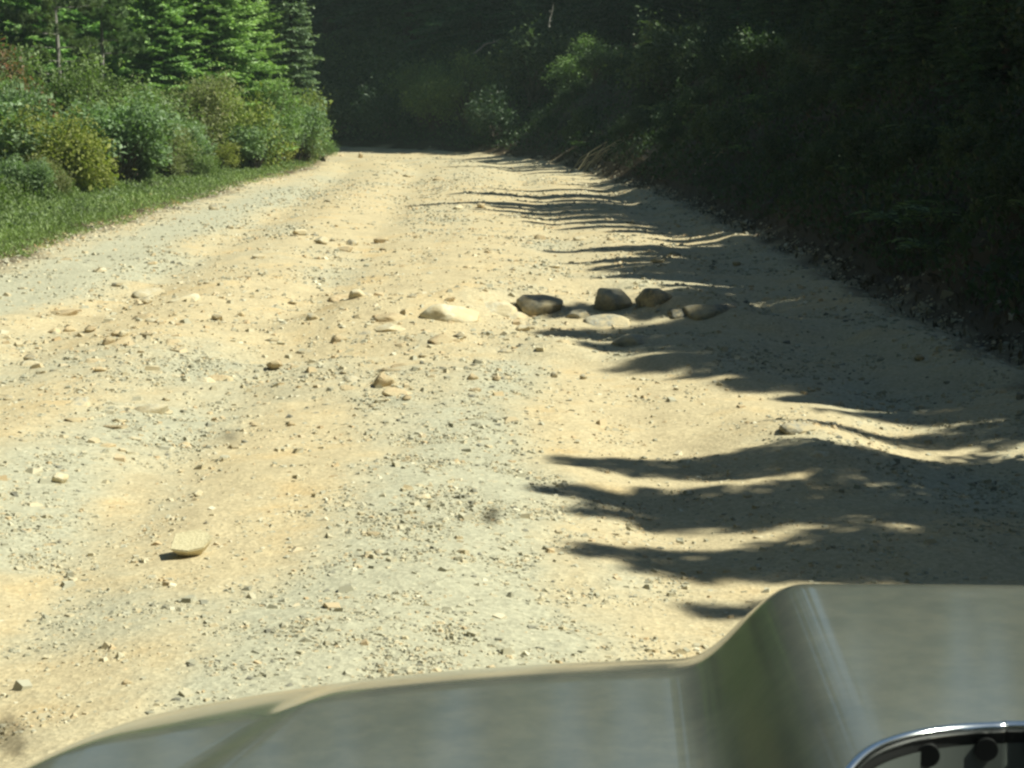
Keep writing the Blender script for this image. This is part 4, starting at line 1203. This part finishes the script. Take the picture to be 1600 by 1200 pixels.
branch_obj("dead_branch", [pt(740, 84, 60), pt(757, 70, 60), pt(780, 62, 60)], .035, 'deadwood', "pale dead branch slanting in the dark wood beyond the bend", "branch", seed=7)
branch_obj("dead_branch", [pt(858, 42, 56), pt(860, 25, 56), pt(866, 4, 56)], .035, 'bark_grey', "pale upright dead limb high in the dark wood", "branch", seed=8, twigs=2)
branch_obj("dead_branch", [pt(1290, 352, 24), pt(1310, 335, 24), pt(1330, 322, 24)], .012, 'deadwood', "thin grey twig arching over the dark bank", "branch", seed=9, twigs=2)
branch_obj("dead_branch", [pt(1385, 390, 20), pt(1405, 378, 20), pt(1440, 360, 20)], .012, 'deadwood', "long grey twig low on the bank nearest the road edge", "branch", seed=10, twigs=2)
branch_obj("dead_branch", [pt(1140, 285, 33), pt(1160, 272, 33), pt(1185, 262, 33)], .02, 'deadwood', "exposed pale root in the bank above the faded stalks", "branch", seed=12, twigs=3)
branch_obj("dead_branch", [pt(1415, 70, 30), pt(1417, 50, 30), pt(1420, 42, 30)], .014, 'deadwood', "short pale snag high on the dark slope", "branch", seed=13, twigs=1)

# ------------------------------------------------------------------ the truck
def simple_mat(name, col, rough=.5, metal=0., coat=0., coat_r=.05, spec=.5):
    m, nt, N, L, bs = mat_new(name)
    bs.inputs["Base Color"].default_value = (*col, 1); bs.inputs["Roughness"].default_value = rough; bs.inputs["Metallic"].default_value = metal
    bs.inputs["Coat Weight"].default_value = coat; bs.inputs["Coat Roughness"].default_value = coat_r; bs.inputs["Specular IOR Level"].default_value = spec
    return m


def paint_mat():
    m, nt, N, L, bs = mat_new("grey_paint")
    tc = N.new("ShaderNodeTexCoord")
    n = N.new("ShaderNodeTexNoise"); n.inputs["Scale"].default_value = 5; n.inputs["Detail"].default_value = 8; n.inputs["Roughness"].default_value = .65; L.new(tc.outputs["Object"], n.inputs[0])
    r = ramp(N, [(0.3, (0.092, 0.100, 0.080)), (0.7, (0.125, 0.132, 0.106))]); L.new(n.outputs[0], r.inputs[0])
    nd = N.new("ShaderNodeTexNoise"); nd.inputs["Scale"].default_value = 22; nd.inputs["Detail"].default_value = 10; nd.inputs["Roughness"].default_value = .8; L.new(tc.outputs["Object"], nd.inputs[0])
    md = N.new("ShaderNodeMapRange"); md.inputs[1].default_value = .42; md.inputs[2].default_value = .75; md.inputs[4].default_value = .22; L.new(nd.outputs[0], md.inputs[0])
    dx_ = N.new("ShaderNodeMix"); dx_.data_type = 'RGBA'; L.new(md.outputs[0], dx_.inputs[0]); L.new(r.outputs[0], dx_.inputs[6]); dx_.inputs[7].default_value = (.36, .32, .22, 1)
    L.new(dx_.outputs[2], bs.inputs[0])
    rr = N.new("ShaderNodeMapRange"); rr.inputs[3].default_value = .07; rr.inputs[4].default_value = .15
    L.new(n.outputs[0], rr.inputs[0]); L.new(rr.outputs[0], bs.inputs["Coat Roughness"])
    bs.inputs["Metallic"].default_value = .12; bs.inputs["Roughness"].default_value = .6
    bs.inputs["Coat Weight"].default_value = 1; bs.inputs["Coat IOR"].default_value = 1.6
    return m


PAINT = paint_mat()
BLACKP = simple_mat("black_plastic", (.012, .013, .013), .5)
GREYP = simple_mat("grey_panel", (.10, .115, .105), .45)
CHROME = simple_mat("bright_trim", (.75, .77, .76), .16, 1.0)
RUBBER = simple_mat("tyre_rubber", (.02, .02, .02), .85)
DARKI = simple_mat("dark_interior", (.03, .03, .03), .8)

YAW = math.radians(-3)
truck = empty("pickup_truck", (0.38 * math.cos(YAW), 0.38 * math.sin(YAW), 0), YAW)
tag(truck, "grey pickup truck whose hood and raised scoop fill the near foreground", "truck")
HW = .93
ZH = EYE - .537


def ss(t): t = np.clip(t, 0, 1); return t * t * (3 - 2 * t)


def ss5(t): t = np.clip(t, 0, 1); return t ** 3 * (t * (6 * t - 15) + 10)


def vfront(u): return 1.95 - .235 * (np.abs(u) / .893) ** 3


def hoodz(u, v):
    z = ZH + .045 * np.clip((1.9 - v), -.2, 1.4) * .6 - .02 * (np.abs(u) / .9) ** 2 + .012
    # crease added beside the scoop, standing in for a dark tree reflection
    uc_ = .60 + .24 * (1.87 - v)
    z = z - .008 * ss5((np.abs(u) - uc_) / .06 + .5) * ss5((1.86 - v) / .3)
    over = np.clip((v - (vfront(u) - .26)) / .26, 0, None)
    z = z - .055 * over ** 1.5
    side = np.clip((np.abs(u) - .80) / .13, 0, None)
    z = z - .05 * side ** 2.2
    return z


def scoop_h(u, v):
    a = ss5((.335 - np.abs(u)) / .14)
    b = ss5((1.92 - v) / .26)
    return .086 * a * b * (1 - .10 * np.clip(1.7 - v, 0, 1))


us = np.linspace(-HW, HW, 361)
nu, nv = len(us), 260
tv = np.linspace(0, 1, nv)
VV = .72 + (vfront(us)[None, :] + .03 - .72) * tv[:, None]
UU = np.repeat(us[None, :], nv, 0)
SH = scoop_h(UU, VV)
ZZ = hoodz(UU, VV) + SH
# one continuous sheet of metal, its raised scoop kept as a piece of its own
i_ = np.arange(nv - 1)[:, None] * nu + np.arange(nu - 1)[None, :]
QA = np.stack([i_, i_ + 1, i_ + nu + 1, i_ + nu], -1).reshape(-1, 4)
up_ = (SH.ravel()[QA].max(1) > .0004)
VA = np.stack([UU, VV, ZZ], -1).reshape(-1, 3)


def sub_sheet(name, Q):
    idx = np.unique(Q); mp_ = np.zeros(len(VA), int); mp_[idx] = np.arange(len(idx))
    return link(name, mesh_np(name, VA[idx], mp_[Q], None, PAINT, True), truck)


# front face, bumper, fenders, sides
fb = MB()
zf = hoodz(us, vfront(us) + .03)
Vf = []
for i, uu in enumerate(us):
    Vf += [(uu, vfront(uu) + .03, zf[i]), (uu, vfront(uu) + .06, zf[i] - .06), (uu, vfront(uu) + .07, .62)]
Qf = []
for i in range(nu - 1):
    for j in range(2):
        Qf.append((i * 3 + j, i * 3 + j + 1, (i + 1) * 3 + j + 1, (i + 1) * 3 + j))
fb.add(Vf, Qf)
link("nose_panel", fb.mesh("nose_panel", PAINT), truck)
mb = MB(); mb.box((-.55, 2.03, .68), (.55, 2.07, .95)); link("grille", mb.mesh("grille", BLACKP, False), truck)
for s in (-1, 1):
    mb = MB(); mb.box((s * .72 - .14, 1.93, .74), (s * .72 + .14, 1.985, .92)); link("headlight", mb.mesh("headlight", CHROME, False), truck)
mb = MB(); mb.box((-.92, 1.80, .42), (.92, 2.14, .60)); link("bumper", mb.mesh("bumper", BLACKP, False), truck)
for s in (-1, 1):
    # fender follows the hood edge
    V_, Q_ = [], []
    vs_ = np.linspace(.55, 1.66, 24)
    for v in vs_:
        z0 = float(hoodz(np.array(HW), np.array(min(v, float(vfront(HW)) - .14))))
        arch = .50 + .42 * math.sqrt(max(0, 1 - ((v - 1.25) / .46) ** 2)) if abs(v - 1.25) < .46 else .5
        V_ += [(s * (HW - .01), v, z0 - .01), (s * (HW + .035), v, z0 - .07), (s * (HW + .05), v, (z0 + arch) / 2), (s * (HW + .05), v, arch)]
    for i in range(len(vs_) - 1):
        for j in range(3): Q_.append((i * 4 + j, i * 4 + j + 1, (i + 1) * 4 + j + 1, (i + 1) * 4 + j))
    mb = MB(); mb.add(V_, Q_); link("fender", mb.mesh("fender", PAINT), truck)
    for wy in (1.25, -1.75):
        w = MB(); th = np.linspace(0, 2 * np.pi, 33)[:-1]
        prof = [(-.12, .25), (-.12, .36), (-.09, .40), (.09, .40), (.12, .36), (.12, .25)]
        V_ = [(s * .84 + a, wy + b * math.cos(t), .40 + b * math.sin(t)) for t in th for a, b in prof]
        Q_ = [(i * 6 + j, i * 6 + j + 1, ((i + 1) % 32) * 6 + j + 1, ((i + 1) % 32) * 6 + j) for i in range(32) for j in range(5)]
        w.add(V_, Q_); wo = link("wheel", w.mesh("wheel", RUBBER), truck)
        r_ = MB(); V_ = [(s * .84 + a, wy + b * math.cos(t), .40 + b * math.sin(t)) for t in th for a, b in ((-.08, .255), (0, .18), (.08, .255))]
        Q_ = [(i * 3 + j, i * 3 + j + 1, ((i + 1) % 32) * 3 + j + 1, ((i + 1) % 32) * 3 + j) for i in range(32) for j in range(2)]
        r_.add(V_, Q_); link("rim", r_.mesh("rim", CHROME), wo)
    mb = MB(); mb.box((s * (HW + .045) - .02, -.75, .45), (s * (HW + .045) + .02, .54, 1.12)); link("door", mb.mesh("door", PAINT, False), truck)
    mb = MB(); mb.box((s * (HW + .045) - .02, -3.0, .55), (s * (HW + .045) + .02, -.76, 1.12)); link("bed_side", mb.mesh("bed_side", PAINT, False), truck)
    mb = MB(); mb.tube([(s * .84, .72, 1.13), (s * .78, .42, 1.45), (s * .70, .10, 1.86)], .035, 8); link("windshield_pillar", mb.mesh("windshield_pillar", BLACKP), truck)
mb = MB(); mb.box((-.70, -.95, 1.88), (.70, .08, 1.93)); link("roof", mb.mesh("roof", PAINT, False), truck)
mb = MB(); mb.box((-.86, -3.0, .52), (.86, .70, .58)); link("floor_pan", mb.mesh("floor_pan", BLACKP, False), truck)
# dashboard below the frame
mb = MB(); V_, Q_ = [], []
prof = [(.72, 1.09), (.60, 1.11), (.40, 1.12), (.30, 1.08), (.28, .80)]
for uu in np.linspace(-.84, .84, 20):
    for v, z in prof: V_.append((uu, v, z))
for i in range(19):
    for j in range(4): Q_.append((i * 5 + j, i * 5 + j + 1, (i + 1) * 5 + j + 1, (i + 1) * 5 + j))
mb.add(V_, Q_); link("dashboard", mb.mesh("dashboard", DARKI), truck)

# vent at the rear of the scoop: bright rim, black inner wall, grey plate with black discs for the dark of its holes
def loc_cam(px, py, z):
    """truck-local point on height z seen at a pixel"""
    v = Vector(((px - 800) / F, 1, -(py - 600) / F)); c, s = math.cos(PITCH), math.sin(PITCH)
    w = Vector((v.x, v.y * c + v.z * s, -v.y * s + v.z * c)); t = (z - EYE) / w.z
    q = Vector((w.x * t, w.y * t, z)) - Vector(truck.location)
    return np.array(Matrix.Rotation(-YAW, 3, 'Z') @ q)


SC_Z = float(hoodz(np.array(0.), np.array(1.33)) + scoop_h(np.array(0.), np.array(1.33)))
ZR = SC_Z + .003
rimpx = [(1290, 1222), (1320, 1200), (1352, 1180), (1395, 1162), (1440, 1150), (1500, 1142), (1560, 1139), (1620, 1138)]
rim = [loc_cam(a, b, ZR) for a, b in rimpx]
rim_r = [np.array([-p[0], p[1], p[2]]) for p in rim[::-1]]
if rim[-1][0] > 0: rim_r = []
full_r = np.array(rim + [q for q in rim_r if q[0] > rim[-1][0] + .03])
near = full_r[:, 1].min()
back = np.array([[full_r[-1][0] + .004, near - .06, ZR], [full_r[-1][0] - .03, near - .10, ZR], [0, near - .11, ZR], [full_r[0][0] + .03, near - .10, ZR], [full_r[0][0] - .004, near - .06, ZR]])
ring = np.concatenate([full_r, back, full_r[:1]])


def dense(P, k=6):
    P = np.concatenate([P[-2:-1], P, P[1:2]]); out = []
    for i in range(1, len(P) - 2):
        for t in np.arange(k) / k:
            p0, p1, p2, p3 = P[i - 1], P[i], P[i + 1], P[i + 2]
            out.append(.5 * ((2 * p1) + (p2 - p0) * t + (2 * p0 - 5 * p1 + 4 * p2 - p3) * t * t + (3 * p1 - p0 - 3 * p2 + p3) * t ** 3))
    return np.array(out + [out[0]])


ring = dense(ring)
ring[:, 2] = hoodz(ring[:, 0], ring[:, 1]) + scoop_h(ring[:, 0], ring[:, 1]) + .003
fc = VA[QA].mean(1)
ins = np.zeros(len(fc), bool)
rx, ry_ = ring[:-1, 0], ring[:-1, 1]
jx, jy = np.roll(rx, 1), np.roll(ry_, 1)
cx_ = (fc[:, 0] > rx.min()) & (fc[:, 0] < rx.max()) & (fc[:, 1] > ry_.min()) & (fc[:, 1] < ry_.max())
ids = np.where(cx_)[0]
px_, py_ = fc[ids, 0][:, None], fc[ids, 1][:, None]
cr = ((ry_ > py_) != (jy > py_)) & (px_ < (jx - rx) * (py_ - ry_) / (jy - ry_ + 1e-12) + rx)
ins[ids] = cr.sum(1) % 2 == 1
sub_sheet("hood", QA[~up_ & ~ins])
sub_sheet("hood_scoop", QA[up_ & ~ins])
mb = MB(); mb.tube(np.concatenate([ring, ring[1:4]]), .0040, 12, False); link("vent_rim", mb.mesh("vent_rim", CHROME), truck)


def ring_band(name, z0, z1, inset, mat):
    c = ring[:-1].mean(0); V_, Q_ = [], []
    for p in ring:
        q = p.copy(); dv = c - p; dv[2] = 0; dv /= np.linalg.norm(dv); q = q + dv * inset
        V_ += [(q[0], q[1], q[2] - z0), (q[0], q[1], q[2] - z1)]
    for i in range(len(ring) - 1): Q_.append((i * 2, i * 2 + 1, i * 2 + 3, i * 2 + 2))
    w_ = MB(); w_.add(V_, Q_); return link(name, w_.mesh(name, mat, False), truck)


ring_band("vent_gasket", .0, .011, .002, BLACKP)
ring_band("vent_panel", .0105, .06, .0035, GREYP)
pl = MB(); n_ = len(ring) - 1
cen = ring[:-1].mean(0); V_ = [(p[0], p[1], p[2] - .055) for p in ring[:-1]] + [(cen[0], cen[1], cen[2] - .055)]
pl.add(V_, (), [(i, (i + 1) % n_, n_) for i in range(n_)]); link("vent_floor", pl.mesh("vent_floor", BLACKP, False), truck)
for px in (1443, 1543, 1643):  # black discs stand in for the dark inside the holes
    k_ = min(range(len(full_r) * 6), key=lambda i: abs(ring[i][0] - loc_cam(px, 1145, ZR)[0]))
    p = ring[k_]; c = (p[0], p[1] - .006, p[2] - .0135)
    hb = MB(); th = np.linspace(0, 2 * np.pi, 25)[:-1]
    V_ = [(c[0] + .0078 * math.cos(t), c[1], c[2] + .0078 * math.sin(t)) for t in th] + [(c[0] + .0078 * math.cos(t), c[1] + .012, c[2] + .0078 * math.sin(t)) for t in th]
    hb.add(V_, [(i, (i + 1) % 24, 24 + (i + 1) % 24, 24 + i) for i in range(24)], [(0, i, i + 1) for i in range(1, 23)])
    link("vent_hole_disc", hb.mesh("vent_hole_disc", BLACKP, False), truck)

# windshield pane and the dirt on it
m, nt, N, L, bs = mat_new("windshield_glass")
tr = N.new("ShaderNodeBsdfTransparent"); tr.inputs[0].default_value = (.935, .995, .925, 1)
L.new(tr.outputs[0], N["Material Output"].inputs[0]); GLASS = m


def ws_pt(u, t):
    """windshield surface: t 0 at the cowl, 1 at the roof"""
    v = .74 - .64 * t - .10 * (u / .8) ** 2; z = 1.12 + .76 * t
    return (u * (1 - .13 * t), v, z)


V_ = [ws_pt(a, b) for b in np.linspace(0, 1, 12) for a in np.linspace(-.8, .8, 20)]
Q_ = [(r * 20 + c, r * 20 + c + 1, (r + 1) * 20 + c + 1, (r + 1) * 20 + c) for r in range(11) for c in range(19)]
mb = MB(); mb.add(V_, Q_); ws = link("windshield", mb.mesh("windshield", GLASS), truck)


def smear_mat(name, col, op):
    m, nt, N, L, bs = mat_new(name)
    bs.inputs[0].default_value = (*col, 1); bs.inputs["Roughness"].default_value = .9
    t = N.new("ShaderNodeBsdfTransparent"); mx = N.new("ShaderNodeMixShader"); mx.inputs[0].default_value = op
    L.new(t.outputs[0], mx.inputs[1]); L.new(bs.outputs[0], mx.inputs[2]); L.new(mx.outputs[0], N["Material Output"].inputs[0])
    return m


def on_glass(px, py):
    v = Vector(((px - 800) / F, 1, -(py - 600) / F)); c, s = math.cos(PITCH), math.sin(PITCH)
    w = Vector((v.x, v.y * c + v.z * s, -v.y * s + v.z * c))
    R = Matrix.Rotation(-YAW, 3, 'Z'); o = R @ (Vector((0, 0, EYE)) - Vector(truck.location)); w = R @ w
    lo, hi = .05, 1.2
    for _ in range(40):
        t = (lo + hi) / 2; q = o + w * t
        tt = (q.z - 1.12) / .76
        sv_ = .74 - .64 * tt - .10 * (q.x / (1 - .13 * tt) / .8) ** 2
        if q.y < sv_ - .002: lo = t
        else: hi = t
    return np.array(o + w * lo)


def smear(px, py, rx, ry, mat, label, seed, rot=0, name="bug_splat"):
    g = np.random.default_rng(seed); mb = MB()
    for k in range(1):
        n = 18; th = np.arange(n) / n * 2 * np.pi
        rr = 1 + .3 * g.normal(size=n).clip(-1, 1)
        V_ = []
        for sc in (1.0, .6):
            for t, r in zip(th, rr):
                a, b = math.cos(t) * rx * r * sc, math.sin(t) * ry * r * sc
                V_.append(on_glass(px + a * math.cos(rot) - b * math.sin(rot), py + a * math.sin(rot) + b * math.cos(rot)))
        V_.append(on_glass(px, py))
        Q_ = [(i, (i + 1) % n, n + (i + 1) % n, n + i) for i in range(n)]
        T_ = [(n + i, n + (i + 1) % n, 2 * n) for i in range(n)]
        mb.add(V_, Q_, T_)
    o = link(name, mb.mesh(name, mat, False), ws)
    o["label"] = label
    return o


SM1 = smear_mat("insect_splat", (.10, .10, .10), .6); SM2 = smear_mat("insect_splat_dark", (.06, .06, .055), .72)
SM3 = smear_mat("mud_spot", (.32, .28, .21), .5); SM4 = smear_mat("faint_haze_spot", (.5, .5, .45), .05)
smear(360, 682, 13, 8, SM1, "faint grey splat on the glass", 1)
smear(768, 805, 16, 11, SM2, "dark splat on the glass", 2, -.5)
smear(14, 1150, 26, 42, SM3, "brownish mud spot low on the glass", 3, -.5, "mud_spot")
smear(1272, 96, 34, 14, SM4, "faint pale smudge high on the glass", 4, .3, "glass_smudge")

hz = bpy.data.materials.new("added_haze_veil"); hz.use_nodes = True  # haze added in place of the windshield veil, lifting the dark wood
hz.node_tree.nodes.remove(hz.node_tree.nodes["Principled BSDF"])
pv = hz.node_tree.nodes.new("ShaderNodeVolumePrincipled"); pv.inputs["Color"].default_value = (.70, .92, .86, 1); pv.inputs["Density"].default_value = 0.0007
hz.node_tree.links.new(pv.outputs[0], hz.node_tree.nodes["Material Output"].inputs["Volume"])
def relabel(objs, fmt):
    for i_, o_ in enumerate(objs): o_["label"] = fmt(i_)


tops = [o_ for o_ in COL.objects if o_.parent is None]
for key_, fmt in ((TL, "slim fir on the bank shading the road, {} counting away from the truck"), (TL2, "denser fir on the upper bank, {} counting away from the truck"), ("tall fir high on the slope above the road", "tall fir high on the slope, {} counting away from the truck"), ("tall fir in the row halfway up the slope", "tall fir halfway up the slope, {} counting away from the truck"),
                  ("fir on the bank beside the truck", "fir on the bank beside the truck, {} counting backwards"), ("tall dark fir in the deep wood behind the hedge", "tall dark fir deep behind the hedge, {} by distance")):
    L_ = sorted([o_ for o_ in tops if o_.get("label") == key_], key=lambda q: q.location.y * (-1 if "backwards" in fmt else 1))
    for i_, o_ in enumerate(L_): o_["label"] = fmt.format(ordn(i_ + 1))
by = {}
for o_ in tops:
    if o_.name.startswith("stone"): by.setdefault(o_["label"], []).append(o_)
for l_, L_ in by.items():
    if len(L_) > 1:
        L_.sort(key=lambda q: q.location.y)
        for i_, o_ in enumerate(L_): o_["label"] = (("nearer " if i_ == 0 else "farther ") if len(L_) == 2 else ordn(i_ + 1) + " nearest ") + l_
mb = MB(); mb.box((-165, -65, -3), (125, 245, 48)); o = link("haze", mb.mesh("haze", hz, False)); tag(o, "thin haze added to lift the dark wood", "haze", kind="stuff")
bpy.context.view_layer.update()
